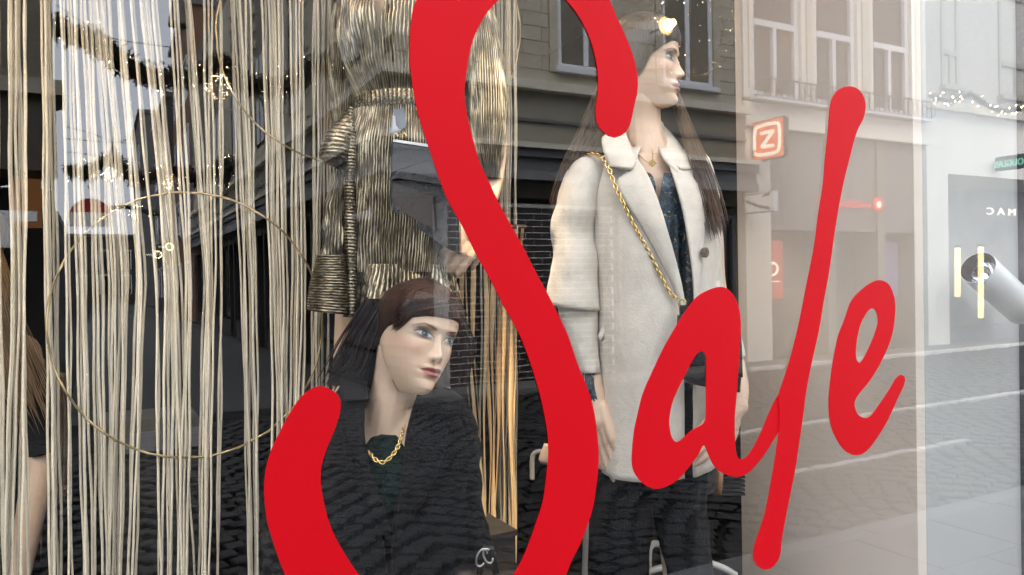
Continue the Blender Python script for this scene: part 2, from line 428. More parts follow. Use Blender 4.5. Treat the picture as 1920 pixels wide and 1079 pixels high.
M['dark_rim'] = mat('lamp_inside', (0.05, 0.035, 0.03), 0.25)
def barrel_lamp(name, label, face, axis, R, Lb, body, inner, lens, group, sides=40):
    """cylinder lamp: face centre, axis pointing out of the face"""
    t = thing(name, label, 'spotlight', face, group)
    face, axis = np.array(face), np.array(axis) / np.linalg.norm(axis)
    prof = [(0.0, -Lb), (R * 0.9, -Lb), (R, -Lb + 0.006), (R, -0.002), (R * 0.985, 0.0), (R * 0.955, -0.001)]
    prof2 = [(R * 0.955, -0.001), (R * 0.9, -0.012), (R * 0.72, -0.035)]
    prof3 = [(R * 0.72, -0.035), (R * 0.62, -0.045), (R * 0.3, -0.06), (0.0, -0.065)]
    a = np.cross(axis, (0, 0, 1)); a /= np.linalg.norm(a); b = np.cross(axis, a)
    def rev(pr, nm, mt):
        ang = np.linspace(0, 2 * math.pi, sides, endpoint=False)
        v = np.concatenate([face + axis * h + np.outer(np.cos(ang) * r, a) + np.outer(np.sin(ang) * r, b) for r, h in pr])
        f = [(i * sides + k, i * sides + (k + 1) % sides, (i + 1) * sides + (k + 1) % sides, (i + 1) * sides + k) for i in range(len(pr) - 1) for k in range(sides)]
        return mesh_obj(nm, v, f, mt, t, smooth_=True)
    rev(prof, 'barrel', body); rev(prof2, 'inner_rim', inner); rev(prof3, 'lens', lens)
    return t
# the grey spotlight in front of the white end wall (switched off)
fc = Q(1833, 502, 2.02)
bk = Q(1985, 595, 2.13)
sp = barrel_lamp('barrel_spotlight', 'pale grey barrel spotlight mounted in front of the white end wall', fc, RGT * -0.80 + UPV * 0.46 - FWD * 0.48, 0.0455, 0.26, M['lamp_grey'], M['dark_rim'], M['reflector'], 'spotlights of the shop')
tube('bracket', [bk, bk + np.array((0.05, 0.0, 0.02)), bk + np.array((0.1, 0.05, 0.02))], 0.012, M['lamp_grey'], sp)
MB().obox(fc + FWD * 0.035 - UPV * 0.008 + RGT * 0.012, RGT * 0.003, UPV * 0.003, FWD * 0.001).build('lens_dot', M['lamp_black'], sp)
# unseen lamp behind the S, added to warm the shop ceiling
lp = P(1140, 75, 3.8)
lt = barrel_lamp('barrel_spotlight', 'warm lamp hidden behind the red S, added to light the shop', lp, CAM - lp + np.array((0, 0, -0.7)), 0.055, 0.2, M['lamp_black'], M['lamp_black'], M['bulb'], 'spotlights of the shop')
tube('stem', [lp + (0, 0.12, 0.04), (lp[0], lp[1] + 0.12, 3.2)], 0.012, M['lamp_black'], lt)
spot(lp + np.array((-0.03, -0.08, 0.0)), (1.25, 0.3, 1.2), 3, 110, (1.0, 0.72, 0.45), 0.05, lt)
pt = bpy.data.lights.new('lamp_light', 'POINT'); pt.energy = 9; pt.color = (1.0, 0.72, 0.45); pt.shadow_soft_size = 0.05
po = bpy.data.objects.new('lamp_light', pt); COL.objects.link(po); po.parent = lt; po.location = (-0.05, -0.10, 0.02)
# unseen display lamps above the frame; last two added to brighten strips and panel
for i, (x, y, tx, ty, tz, pw) in enumerate([(1.55, 0.30, 1.25, 0.45, 1.3, 0.8), (0.25, 0.35, 0.6, 0.6, 1.3, 1.0), (-0.6, 0.4, -0.2, 0.95, 0.95, 7.0), (0.79, 0.14, 0.955, 0.78, 0.68, 62.0), (1.15, 1.05, 1.92, 0.58, 0.62, 10.0)]):
    f0 = np.array((x, y, 2.9)); ax = np.array((tx, ty, tz)) - f0
    t = barrel_lamp('barrel_spotlight', ['lit ceiling spotlight aimed at the cream coat', 'lit ceiling spotlight aimed at the black jacket', 'lit ceiling spotlight aimed at the cord curtain', 'unseen ceiling spotlight added to brighten the peach strips', 'unseen ceiling spotlight added to brighten the beige side panel'][i], f0, ax, 0.045, 0.18, M['lamp_black'], M['lamp_black'], M['bulb'], 'spotlights of the shop')
    tube('stem', [f0 - ax / np.linalg.norm(ax) * 0.1, (f0[0], f0[1], 3.2)], 0.01, M['lamp_black'], t)
    spot(f0 + ax / np.linalg.norm(ax) * 0.01, (tx, ty, tz), pw, (60, 60, 60, 13, 27)[i], (1.0, 0.86, 0.70) if i == 4 else (1.0, 0.78, 0.52), 0.04, t)

# ------------------------------------------------------------------ cord curtain
CY = 0.95
cu = thing('cord_curtain', 'curtain of knotless cream cotton cords hanging in loose bundles behind the window', 'cord curtain', (0.3, CY, 0.3))
tube('rod', [(-0.9, CY, 3.02), (1.9, CY, 3.02)], 0.012, M['wood'], cu)
# (x at top, x in the middle, x at the bottom of the picture, number of cords, half widths)
bund = [(-12,-6,2,4,8,8,14),(25,33,30,6,13,14,30),(47,46,36,2,3,3,8),(89,96,104,5,15,14,10),(117,128,133,2,4,7,6),(136,152,162,4,10,11,13),(162,184,192,5,10,11,14),(184,222,212,7,12,20,14),(204,238,222,2,5,8,12),(224,264,246,4,5,10,9),(246,293,300,2,6,3,14),(270,321,318,6,7,14,12),(290,333,352,3,3,7,8),(326,354,346,3,10,6,8),(352,389,378,4,6,9,13),(391,397,386,3,10,9,9),(414,415,408,2,2,3,5),(440,462,473,5,12,15,13),(460,474,480,3,12,8,10),(500,512,520,4,12,7,9),(520,530,535,5,11,11,10),(556,562,552,7,14,16,18),(590,588,585,2,4,4,6),(604,600,598,3,8,6,10),(618,616,612,2,5,4,4),(700,705,702,3,12,12,12),(760,765,760,3,14,12,14),(905,905,905,2,8,8,8),(934,935,934,4,9,8,9),(951,952,951,4,7,6,7),(966,966,966,2,2,2,2)]
kk = 0
for (xt, xm, xb, n, wt, wm, wb) in bund:
    wt, wm, wb = wt * .8, wm * .74, wb * .85
    for j in range(n):
        q = (j - (n - 1) / 2) / max(1, (n - 1) / 2) if n > 1 else 0
        ph = random.uniform(0, 6.28)
        qt, qb = q + random.uniform(-.25, .25), q + random.uniform(-.7, .7)
        key = [(-280, xt + wt * qt * .6), (0, xt + wt * qt), (250, (xt + xm) / 2 + (wt + wm) / 2 * (q + random.uniform(-.15, .15))), (520, xm + wm * (q + random.uniform(-.12, .12))), (800, (xm + xb) / 2 + (wm + wb) / 2 * (qb + q) / 2), (1079, xb + wb * qb), (1300, xb + wb * qb * 1.1)]
        yy = CY + random.uniform(-.035, .035)
        pts = []
        for s_ in np.linspace(0, 1, 30):
            py = -280 + 1580 * s_
            px = np.interp(py, [k_[0] for k_ in key], [k_[1] for k_ in key])
            px += 1.3 * math.sin(py * .011 + ph) + 0.9 * math.sin(py * .027 + ph * 2.3)
            pts.append(P(px, py, yy))
        pts = smooth(pts, 46)
        r = 0.0030 * random.uniform(.88, 1.12)
        v, f = tube_geo(pts, [r * (1 + .08 * math.sin(i * 2.4 + ph)) for i in range(46)], 7, True)
        mesh_obj('cord', v, f, M['cord'], cu, smooth_=True)
        kk += 1

# ------------------------------------------------------------------ gold wire hoops in the curtain
def hoop(name, label, c, rx, ry, tilt=0.0, Y=0.925):
    px = [(c[0] + rx * math.cos(a) * math.cos(tilt) - ry * math.sin(a) * math.sin(tilt), c[1] + ry * math.sin(a) * math.cos(tilt) + rx * math.cos(a) * math.sin(tilt)) for a in np.linspace(0, 2 * math.pi, 96, endpoint=False)]
    pts = np.array([P(a, b, Y + 0.006 * math.sin(i * .9) + .02 * math.sin(i * .13)) for i, (a, b) in enumerate(px)])
    pts += RNG.normal(0, .0008, pts.shape)
    t = thing(name, label, 'wire hoop', tuple(pts.mean(0)), 'gold hoops in the cord curtain')
    tube('ring', pts, 0.0027, M['gold_wire'], t, n=7, closed=True)
    tw = pts + 0.0034 * np.stack([np.cos(np.arange(96) * 1.7), np.sin(np.arange(96) * 1.7), np.sin(np.arange(96) * 1.7)], 1) * .7
    tube('twist', tw, 0.0015, M['gold_wire'], t, n=5, closed=True)
hoop('wire_hoop', 'thin gold wire hoop tied among the cords, largest full ring', (346, 610), 258, 249)
hoop('wire_hoop', 'upper gold wire hoop passing behind the gold dress', (690, 60), 285, 255)

# ------------------------------------------------------------------ peach strips: warm light on the cords painted into their colour
rb = thing('warm_cord_hanging', 'hanging of cord strips beside the black jacket, warm light painted in as peach', 'cord hanging', tuple(P(915, 1079, 0.78)))
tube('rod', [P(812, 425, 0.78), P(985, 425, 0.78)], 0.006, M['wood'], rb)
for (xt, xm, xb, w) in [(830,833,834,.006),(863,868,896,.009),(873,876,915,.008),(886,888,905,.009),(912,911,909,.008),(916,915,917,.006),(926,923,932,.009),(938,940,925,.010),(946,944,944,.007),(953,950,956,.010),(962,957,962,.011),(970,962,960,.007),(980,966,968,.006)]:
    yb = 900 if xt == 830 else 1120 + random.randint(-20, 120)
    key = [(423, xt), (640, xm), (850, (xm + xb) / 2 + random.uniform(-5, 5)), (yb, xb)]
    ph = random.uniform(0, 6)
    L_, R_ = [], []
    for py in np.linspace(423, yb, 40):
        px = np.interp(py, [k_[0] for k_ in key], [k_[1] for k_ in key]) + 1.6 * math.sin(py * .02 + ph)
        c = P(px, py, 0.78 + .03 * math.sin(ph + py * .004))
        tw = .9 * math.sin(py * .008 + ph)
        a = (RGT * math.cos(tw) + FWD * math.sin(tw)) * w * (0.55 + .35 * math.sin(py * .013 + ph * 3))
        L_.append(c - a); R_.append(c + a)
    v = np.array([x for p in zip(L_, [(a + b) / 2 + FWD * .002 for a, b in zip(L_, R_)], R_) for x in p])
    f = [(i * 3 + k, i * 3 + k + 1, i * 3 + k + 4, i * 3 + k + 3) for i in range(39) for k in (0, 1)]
    mesh_obj('warm_cord_strip', v, f, M['warm_cord'], rb, smooth_=True, thick=.0012)
# ------------------------------------------------------------------ mannequins: lofted cloth, heads, hands, bodies
def hdir(px):
    d = RAY(px, 540).copy(); d[2] = 0
    return -d / np.linalg.norm(d)
def loft_geo(rows, m=40, n=64, disp=None, arc=None, e=1.0, cap=False, back=1.0):
    rows = np.asarray(rows, float)
    if arc is not None: rows = np.concatenate([rows, np.asarray(arc, float)], 1)
    R = smooth(rows * np.array([1, 1, 1, 1, 400, 400] + ([40, 40] if arc is not None else [])), m)
    R = R / np.array([1, 1, 1, 1, 400, 400] + ([40, 40] if arc is not None else []))
    V, UV = [], []
    for i, r in enumerate(R):
        s = i / (m - 1)
        pl, pr = Q(r[0], r[1], r[4]), Q(r[2], r[3], r[4])
        c, a = (pl + pr) / 2, (pr - pl) / 2
        f = hdir((r[0] + r[2]) / 2) * r[5]
        if arc is None: ts = np.linspace(-math.pi, math.pi, n, endpoint=False)
        else: ts = np.linspace(r[7], 2 * math.pi + r[6], n)
        al = np.linalg.norm(a) + 1e-9
        for k, t in enumerate(ts):
            st, ct = math.sin(t), math.cos(t)
            st_ = math.copysign(abs(st) ** e, st); ct_ = math.copysign(abs(ct) ** e, ct)
            kk_ = 1.0 if ct > 0 else back
            p = c + a * st_ + f * ct_ * kk_
            if disp is not None:
                o = a / al * st + f / (r[5] + 1e-9) * ct
                p = p + o * disp(t, s, p)
            V.append(p); UV.append((k / n, s))
    F_ = []
    for i in range(m - 1):
        for k in range(n if arc is None else n - 1):
            k2 = (k + 1) % n
            F_.append((i * n + k, i * n + k2, (i + 1) * n + k2, (i + 1) * n + k))
    F_ = [q[::-1] for q in F_]
    if cap:
        F_.append(tuple(range(n))); F_.append(tuple((m - 1) * n + k for k in range(n - 1, -1, -1)))
    return np.array(V), F_, np.array(UV)
def loft(name, rows, mat_, parent, m=40, n=64, thick=0.0, label=None, **k):
    v, f, uv = loft_geo(rows, m, n, **k)
    return mesh_obj(name, v, f, mat_, parent, smooth_=True, uvs=uv, thick=thick, label=label)
def folds(amp=0.006, sx=5.0, sz=3.0, seed=0.0):
    return lambda t, s, p: amp * fbm(p[0] * sx * 3 + seed, p[2] * sz * 3 + seed, p[1] * sx * 3, 3)

SKIN = np.array((0.66, 0.465, 0.33))
def gss(x, s): return np.exp(-(x / s) ** 2)
def head_geo(nz=150, nu=190):
    """head in centimetres: forward -y, up z, eyes at z = 0"""
    zt = np.concatenate([np.linspace(-11.7, 7.5, nz - 30), 7.5 + (11.7 - 7.5) * np.sin(np.linspace(0, 1, 31)[1:] * math.pi / 2)])
    q = np.linspace(-1, 1, nu, endpoint=False)
    ph = np.sign(q) * np.abs(q) ** 1.45 * math.pi
    Z, PH = np.meshgrid(zt, ph, indexing='ij')
    I = lambda xs, ys: np.interp(Z, xs, ys)
    f = I([-11.7,-11.2,-10.4,-9.4,-8.6,-7.5,-6.8,-6.1,-5.0,-3,-1,.4,1.8,4.2,6,7.5,9,10.3,11.2,11.7], [6.9,8.1,8.75,8.75,8.55,8.9,8.9,9.05,8.95,8.8,8.8,9.0,9.4,9.4,8.9,8.0,6.5,4.5,2.3,0.05])
    b = I([-11.7,-10,-8,-6,-4,-2,1,4,7,9,10.4,11.2,11.7], [-3.0,-.5,2.2,4.6,6.3,7.6,8.8,9.0,8.0,6.2,4.0,2.0,.05])
    w = I([-11.7,-11,-10,-8.5,-7,-5,-3,0,3,5.5,7.5,9,10.3,11.2,11.7], [1.35,2.2,3.0,4.1,4.95,5.8,6.4,6.75,7.2,7.2,6.5,5.2,3.4,1.7,.05])
    c, s = np.cos(PH), np.sin(PH)
    X = w * np.sign(s) * np.abs(s) ** 0.88
    depth = np.where(c > 0, f * np.abs(c) ** 0.78, -b * np.abs(c) ** 0.9)
    front = np.clip(c * 3, 0, 1) ** 0.7
    ax = np.abs(X)
    nh = I([-5.3,-5.0,-4.6,-4.1,-3.6,-3.1,-2.2,-1.2,-.2,.8], [0,.3,1.15,1.9,2.05,1.85,1.3,.85,.5,0])
    nw = I([-5,-4.2,-3.4,-2,-.5,1], [1.0,1.0,.8,.6,.52,.55])
    D = nh * np.exp(-(ax / nw) ** 2.2)
    D += .55 * gss(ax - 1.12, .5) * gss(Z + 4.1, .65)
    D -= .85 * gss(ax - 2.9, 1.6) * gss(Z - .35, 1.05)
    D += .50 * gss(ax - 3.1, 1.25) * gss(Z + .02, .72)
    D -= .16 * gss(ax - 3.1, 1.5) * gss(Z - .95, .16)
    D -= .10 * gss(ax - 3.1, 1.3) * gss(Z + .95, .25)
    D += .38 * gss(ax - 3.0, 1.7) * gss(Z - 1.9, .7)
    D += .50 * gss(ax - 4.5, 1.7) * gss(Z + 2.7, 1.6)
    D -= .18 * gss(ax - 4.6, 1.3) * gss(Z + 6.6, 2.2)
    lw = np.clip(1 - (ax / 2.55) ** 2, 0, 1)
    D += .58 * lw * gss(Z + 6.25 + .1 * gss(X, .5), .42)
    D += .78 * lw * gss(Z + 7.55, .5) * np.clip(1.15 - (ax / 2.2) ** 2, 0, 1)
    D -= .40 * np.clip(1 - (ax / 2.9) ** 2, 0, 1) * gss(Z + 6.88, .15)
    D -= .12 * gss(ax - 2.6, .35) * gss(Z + 6.9, .4)
    D -= .16 * gss(X, .28) * gss(Z + 5.5, .5)
    D += .35 * gss(X, 1.5) * gss(Z + 10.2, 1.1)
    depth = depth + D * front
    V = np.stack([X, -depth, Z], -1).reshape(-1, 3)
    # painted make-up; eye glint, mouth crease and nostril shade painted in too
    col = np.broadcast_to(SKIN, Z.shape + (3,)).copy()
    def lay(mask, cc):
        nonlocal col
        mask = np.clip(mask * (c > 0), 0, 1)[..., None]
        col = col * (1 - mask) + np.array(cc) * mask
    lay(.42 * gss(ax - 5.0, 2.0) * gss(Z + 2.9 - .45 * (ax - 4.6), 1.2), (.55, .25, .17))
    sd = np.where(X > 0, 1, -1)
    ex, ez = (ax - 3.1), Z - .15 * (ax - 3.1)
    lay(.95 * gss(ex - .3, 1.9) * gss(ez - .62, .75), (.045, .04, .042))
    lay(.85 * gss(ex - .4, 1.7) * gss(ez + .52, .40), (.06, .048, .045))
    up = .64 * np.clip(1 - (ex / 1.7) ** 2, 0, 1) ** .8; lo = .44 * np.clip(1 - (ex / 1.65) ** 2, 0, 1)
    inside = np.clip((up - ez) * 9, 0, 1) * np.clip((ez + lo) * 9, 0, 1) * (np.abs(ex) < 1.7)
    lay(inside, (.46, .46, .47))
    ir = np.hypot(ex + .08 * 0, ez - .06)
    lay(inside * np.clip((.72 - ir) * 8, 0, 1), (.035, .06, .085))
    lay(inside * np.clip((.26 - ir) * 9, 0, 1), (.005, .005, .006))
    lay(inside * np.clip((.12 - np.hypot(ex - .2, ez - .25)) * 12, 0, 1), (.8, .8, .8))  # white glint painted on each iris
    on = (np.abs(ex) < 1.95)
    upl = .64 * np.clip(1 - (ex / 1.9) ** 2, 0, 1) ** .8
    lay(np.clip(1.15 - np.abs(ez - upl - .05) / .15, 0, 1) * on, (.012, .010, .010))
    lay(.75 * np.clip(1.1 - np.abs(ez + lo + .03) / .10, 0, 1) * (np.abs(ex) < 1.5), (.03, .025, .022))
    bz = 1.35 + .75 * np.clip((ex + 1.8) / 2.8, 0, 1) - .75 * np.clip((ex - .7) / 1.6, 0, 1) ** 1.4
    bt = np.interp(ex, [-2.0, -1.4, .5, 2.5], [.14, .30, .20, .04])
    lay(.85 * np.clip(1.25 - np.abs(Z - bz) / bt, 0, 1) * (ex > -2.0) * (ex < 2.4), (.06, .032, .021))
    ul = lw ** .7 * .84 * np.clip(1 - .18 * gss(X, .4), 0, 1)
    lay(np.clip((Z + 6.95) * 6, 0, 1) * np.clip((-6.93 + ul + .04 - Z) * 6, 0, 1) * (ax < 2.5), (.37, .125, .11))
    ll = np.clip(1 - (ax / 2.3) ** 2, 0, 1) ** .6 * 1.25
    lay(np.clip((-6.85 - Z) * 6, 0, 1) * np.clip((Z + 6.9 + ll) * 5, 0, 1) * (ax < 2.4), (.46, .17, .145))
    lay(.85 * gss(Z + 6.9, .09) * (ax < 2.5), (.09, .03, .03))
    lay(.85 * gss(ax - .75, .32) * gss(Z + 4.85, .22), (.12, .06, .05))  # nostril shade painted as two dark spots
    n = len(ph); F_ = []
    for i in range(nz - 1):
        for k in range(n):
            k2 = (k + 1) % n
            F_.append((i * n + k, i * n + k2, (i + 1) * n + k2, (i + 1) * n + k))
    F_.append(tuple(range(n - 1, -1, -1)))
    return V, F_, col.reshape(-1, 3), (Z, PH, X, depth)
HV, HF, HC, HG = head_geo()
def frame_of(g, h):
    g = np.array(g, float); g /= np.linalg.norm(g)
    h = np.asarray(h, float); h = h - g * np.dot(g, h); h /= np.linalg.norm(h)
    return np.cross(-g, h), -g, h
def head_world(C, g, h, sc=0.01):
    X, Y, Zv = frame_of(g, h)
    return np.asarray(C) + sc * (HV[:, :1] * X + HV[:, 1:2] * Y + HV[:, 2:] * Zv)
def hair_cap(name, C, g, h, mat_, parent, line, off=0.9, part=0.0, dens=70):
    """hair lying on the skull above the hairline line(|phi|, side)"""
    Z, PH, X, dep = HG
    X_, Y_, Z_ = frame_of(g, h)
    hl = line(PH)
    k = np.clip((Z - hl) / 0.55, 0, 1); k = k * k * (3 - 2 * k)
    k2_ = np.clip((Z - hl) / 3.2, 0, 1) ** .6
    st = 0.035 * np.sin(PH * dens + 2.5 * np.sin(Z * .5)) + 0.03 * np.sin(PH * dens * 1.7 + Z)
    d = -0.9 + k * (0.9 + .16 + (off - .16) * k2_ + st)
    nrm = np.stack([X / 6.5, -dep / 9.0, np.clip((Z - 1.0) / 10, -.2, 1.4)], -1)
    nrm /= np.linalg.norm(nrm, axis=-1)[..., None] + 1e-9
    V = (np.stack([X, -dep, Z], -1) + nrm * d[..., None]).reshape(-1, 3)
    kk_ = (k > 0.02).reshape(-1)
    F_ = [q for q in HF[:-1] if kk_[list(q)].any()]
    return mesh_obj(name, np.asarray(C) + 0.01 * (V[:, :1] * X_ + V[:, 1:2] * Y_ + V[:, 2:] * Z_), F_, mat_, parent, smooth_=True)
def strands(name, guides, n, spread, r, mat_, parent, taper=0.3, wav=0.004):
    """many fine tapered locks along guide curves"""
    V, F_, c = [], [], 0
    guides = [np.array(smooth(g, 18)) for g in guides]
    for i in range(n):
        a = random.random() * (len(guides) - 1); k = min(int(a), len(guides) - 2) if len(guides) > 1 else 0
        g = guides[k] * (1 - (a - k)) + guides[min(k + 1, len(guides) - 1)] * (a - k) if len(guides) > 1 else guides[0].copy()
        o = RNG.normal(0, 1, 3) * spread
        s = np.linspace(0, 1, 18)
        ph = random.uniform(0, 6.3)
        g = g + o * (0.35 + .65 * s)[:, None] + np.outer(np.sin(s * 7 + ph) * wav * s, RGT) + np.outer(np.cos(s * 5 + ph) * wav * s, FWD)
        cut = random.uniform(.8, 1.0); g = g[:max(6, int(18 * cut))]
        rr = r * random.uniform(.6, 1.3) * np.linspace(1, taper, len(g)); rr[-1] *= .2
        v, f = tube_geo(g, rr, 5, False)
        V.append(v); F_ += [[q + c for q in ff] for ff in f]; c += len(v)
    return mesh_obj(name, np.concatenate(V), F_, mat_, parent, smooth_=True)
def hand_tubes(wr, d, pn, side, L=0.175, curl=(.25, .35, .4, .45), bend=0.0, thumb=0.6):
    """palm and five fingers; d along the hand, pn out of the palm, side +1/-1 thumb side"""
    d = np.array(d, float); d /= np.linalg.norm(d)
    pn = np.array(pn, float); pn -= d * np.dot(d, pn); pn /= np.linalg.norm(pn)
    sv = np.cross(d, pn) * side
    k = L / 0.185; wr = np.asarray(wr, float)
    T = [(np.array([wr - d * .03 * k, wr + d * .01 * k, wr + d * .04 * k]), np.array([.0225, .0225, .024]) * k)]
    lens = [(.046, .027, .021), (.050, .031, .022), (.046, .029, .021), (.037, .022, .019)]
    offs = [.030, .010, -.0105, -.029]
    for j in range(4):
        kn = wr + d * (.092 - .004 * abs(j - 1)) * k + sv * offs[j] * k
        T.append((np.array([wr + d * .012 * k + sv * offs[j] * .55 * k, wr + d * .055 * k + sv * offs[j] * .85 * k, kn]), np.array([.0135, .0135, .0115]) * k))
        p = kn; pts = [kn - d * .01 * k, kn]; a = curl[j] * .5
        fan = sv * offs[j] * .9
        for q, l in enumerate(lens[j]):
            dd = d * math.cos(a) + pn * math.sin(a) + fan * (1 - q * .3)
            dd /= np.linalg.norm(dd)
            p = p + dd * l * k; pts.append(p); a += curl[j] * (1.1 if q == 0 else .7)
        T.append((np.array(pts), np.array([.0098, .0098, .0084, .0074, .0052]) * k * (.9 if j == 3 else 1)))
    p0 = wr + d * .015 * k + sv * .018 * k
    t1 = d * .75 + sv * thumb + pn * .35; t1 /= np.linalg.norm(t1)
    t2 = d * .9 + sv * thumb * .45 + pn * .45; t2 /= np.linalg.norm(t2)
    p1 = p0 + t1 * .042 * k; p2 = p1 + t2 * .034 * k; p3 = p2 + t2 * .026 * k
    T.append((np.array([p0, p1, p2, p3]), np.array([.015, .0125, .0105, .0065]) * k))
    return T
def body(parent, tubes, lofts=(), head=None, voxel=0.0042, col=SKIN):
    V, F_, c = [], [], 0
    for pts, r in tubes:
        pts = np.asarray(pts, float); r = np.asarray(r, float)
        q = smooth(np.concatenate([pts, r[:, None] * 0 + r[:, None]], 1), max(8, 5 * len(pts)))
        v, f = tube_geo(q[:, :3], np.abs(q[:, 3]) + 1e-4, 14, True)
        # rounded ends
        V.append(v); F_ += [[k + c for k in ff] for ff in f]; c += len(v)
        for e_, rr in ((q[0], q[0][3]), (q[-1], q[-1][3])):
            u = np.linspace(0, math.pi, 8)[1:-1]; w_ = np.linspace(0, 2 * math.pi, 10, endpoint=False)
            sv_ = [(0, 0, 1)] + [(math.sin(a) * math.cos(b), math.sin(a) * math.sin(b), math.cos(a)) for a in u for b in w_] + [(0, 0, -1)]
            fs = [(0, 1 + k, 1 + (k + 1) % 10) for k in range(10)] + [(1 + i * 10 + k, 1 + (i + 1) * 10 + k, 1 + (i + 1) * 10 + (k + 1) % 10, 1 + i * 10 + (k + 1) % 10) for i in range(5) for k in range(10)] + [(61, 51 + (k + 1) % 10, 51 + k) for k in range(10)]
            V.append(np.array(sv_) * abs(rr) + e_[:3]); F_ += [[k + c for k in ff] for ff in fs]; c += 62
    for rows in lofts:
        v, f, _ = loft_geo(rows, 24, 32, cap=True)
        V.append(v); F_ += [[k + c for k in ff] for ff in f]; c += len(v)
    t = mesh_obj('temporary', np.concatenate(V), F_, None)
    r = t.modifiers.new('r', 'REMESH'); r.mode = 'VOXEL'; r.voxel_size = voxel
    s = t.modifiers.new('s', 'SMOOTH'); s.iterations = 4; s.factor = 0.5
    dg = bpy.context.evaluated_depsgraph_get()
    me = bpy.data.meshes.new_from_object(t.evaluated_get(dg))
    n = len(me.vertices); vv = np.zeros(n * 3); me.vertices.foreach_get('co', vv); vv = vv.reshape(-1, 3)
    ff = [tuple(p.vertices) for p in me.polygons]
    bpy.data.objects.remove(t); bpy.data.meshes.remove(me)
    cc = np.broadcast_to(np.asarray(col), (n, 3)).copy()
    if head is not None:
        ff += [tuple(k + n for k in q) for q in HF]
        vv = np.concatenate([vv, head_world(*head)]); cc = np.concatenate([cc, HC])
    return mesh_obj('body', vv, ff, M['skin'], parent, smooth_=True, cols=cc)

# ================================================================== mannequin in the cream coat
Zc = 1.98
mc = thing('mannequin', 'standing mannequin in a long open cream coat and black trousers, head turned in profile', 'mannequin', (1.28, 0.42, 0.28), 'shop mannequins')
g_c = -FWD * math.cos(math.radians(70)) + RGT * math.sin(math.radians(70)) + UPV * 0.02
C_c = Q(1203, 121, 2.0)
hw = Q(1119, 756, 1.90)
tb = [(np.array([C_c - (0, 0, .04) , Q(1206, 232, 2.02), Q(1216, 300, 2.02)]), [.052, .047, .062]),
      (np.array([Q(1120, 330, 2.0), Q(1090, 430, 1.99), Q(1082, 560, 1.95), Q(1100, 680, 1.92), hw]), [.05, .045, .038, .032, .022]),
      (np.array([Q(1306, 335, 2.03), Q(1330, 430, 2.03), Q(1340, 540, 2.0), Q(1372, 665, 1.94), Q(1384, 735, 1.88), Q(1375, 775, 1.84)]), [.036, .034, .030, .027, .026, .022])]
tb += hand_tubes(hw, Q(1137, 850, 1.88) - hw, RGT * .75 + FWD * .55, -1, 0.20, (.34, .22, .26, .40), thumb=0.5)
h2 = Q(1375, 775, 1.84)
tb += hand_tubes(h2, Q(1335, 815, 1.80) - h2, FWD * .9 - UPV * .2, 1, 0.17, (.5, .6, .6, .6))
for xs in ((1168, 1160, 1158, 1155), (1272, 1278, 1292, 1298)):
    tb.append((np.array([Q(xs[0], 860, 2.0), Q(xs[1], 1040, 2.0), Q(xs[2], 1200, 2.0), Q(xs[3], 1330, 2.0)]), [.075, .055, .045, .035]))
    tb.append((np.array([Q(xs[3], 1330, 2.0), Q(xs[3] + 20, 1345, 1.90)]), [.036, .028]))
body(mc, tb, [[(1135,292,1305,300,2.02,.07),(1128,360,1318,366,2.02,.10),(1140,480,1308,480,2.02,.10),(1150,580,1300,580,2.02,.085),(1130,720,1325,720,2.02,.105),(1125,860,1325,860,2.02,.10)]], (C_c, g_c, (0, 0, 1)), voxel=.0031)
# blouse with a small floral print
def print_mat():
    mt = mat('floral_print', (0.01, 0.016, 0.022), 0.6, var=0.3)
    N, L = mt.node_tree.nodes, mt.node_tree.links
    b = N['Principled BSDF']; tc = N.new('ShaderNodeTexCoord')
    def blot(scale, lo, hi, c0, prev, det=3.0, dist=1.5):
        nz = N.new('ShaderNodeTexNoise'); nz.inputs['Scale'].default_value = scale; nz.inputs['Detail'].default_value = det; nz.inputs['Distortion'].default_value = dist
        L.new(tc.outputs['Object'], nz.inputs['Vector'])
        cr = N.new('ShaderNodeValToRGB'); cr.color_ramp.elements[0].position = lo; cr.color_ramp.elements[1].position = hi
        L.new(nz.outputs['Fac'], cr.inputs['Fac'])
        mx = N.new('ShaderNodeMix'); mx.data_type = 'RGBA'; mx.inputs['B'].default_value = (*c0, 1)
        L.new(cr.outputs['Color'], mx.inputs['Factor'])
        if prev is None: mx.inputs['A'].default_value = (0.010, 0.016, 0.022, 1)
        else: L.new(prev, mx.inputs['A'])
        return mx.outputs['Result']
    o = blot(24, .5, .56, (.022, .055, .085), None, 4, 2.5)
    o = blot(60, .58, .63, (.05, .10, .12), o, 2, 3)
    o = blot(75, .655, .68, (.34, .31, .20), o, 1, 1)
    L.new(o, b.inputs['Base Color'])
    return mt
M['print'] = print_mat()
loft('blouse', [(1188,322,1262,326,1.97,.03),(1160,350,1312,350,2.0,.105),(1140,480,1318,480,2.0,.125),(1142,600,1318,600,2.0,.125),(1132,720,1328,720,2.0,.13)], M['print'], mc, 40, 72, disp=folds(.010, 5, 1.2), arc=[(-.5, .45), (-.10, .06), (-.008, .008), (-.008, .008), (-.008, .008)])
tr = mc
loft('trouser_leg', [(1112,868,1224,868,1.99,.12),(1110,950,1223,950,1.99,.11),(1104,1079,1212,1079,1.99,.09),(1100,1200,1205,1200,1.99,.08),(1098,1310,1200,1310,1.99,.075)], M['black_denim'], mc, 40, 48, disp=folds(.012, 4, 2, 3))
loft('trouser_leg', [(1214,868,1326,868,2.0,.12),(1222,950,1326,950,2.0,.11),(1250,1070,1338,1070,2.0,.09),(1256,1200,1345,1200,2.0,.08),(1258,1310,1345,1310,2.0,.075)], M['black_denim'], mc, 40, 48, disp=folds(.012, 4, 2, 8))
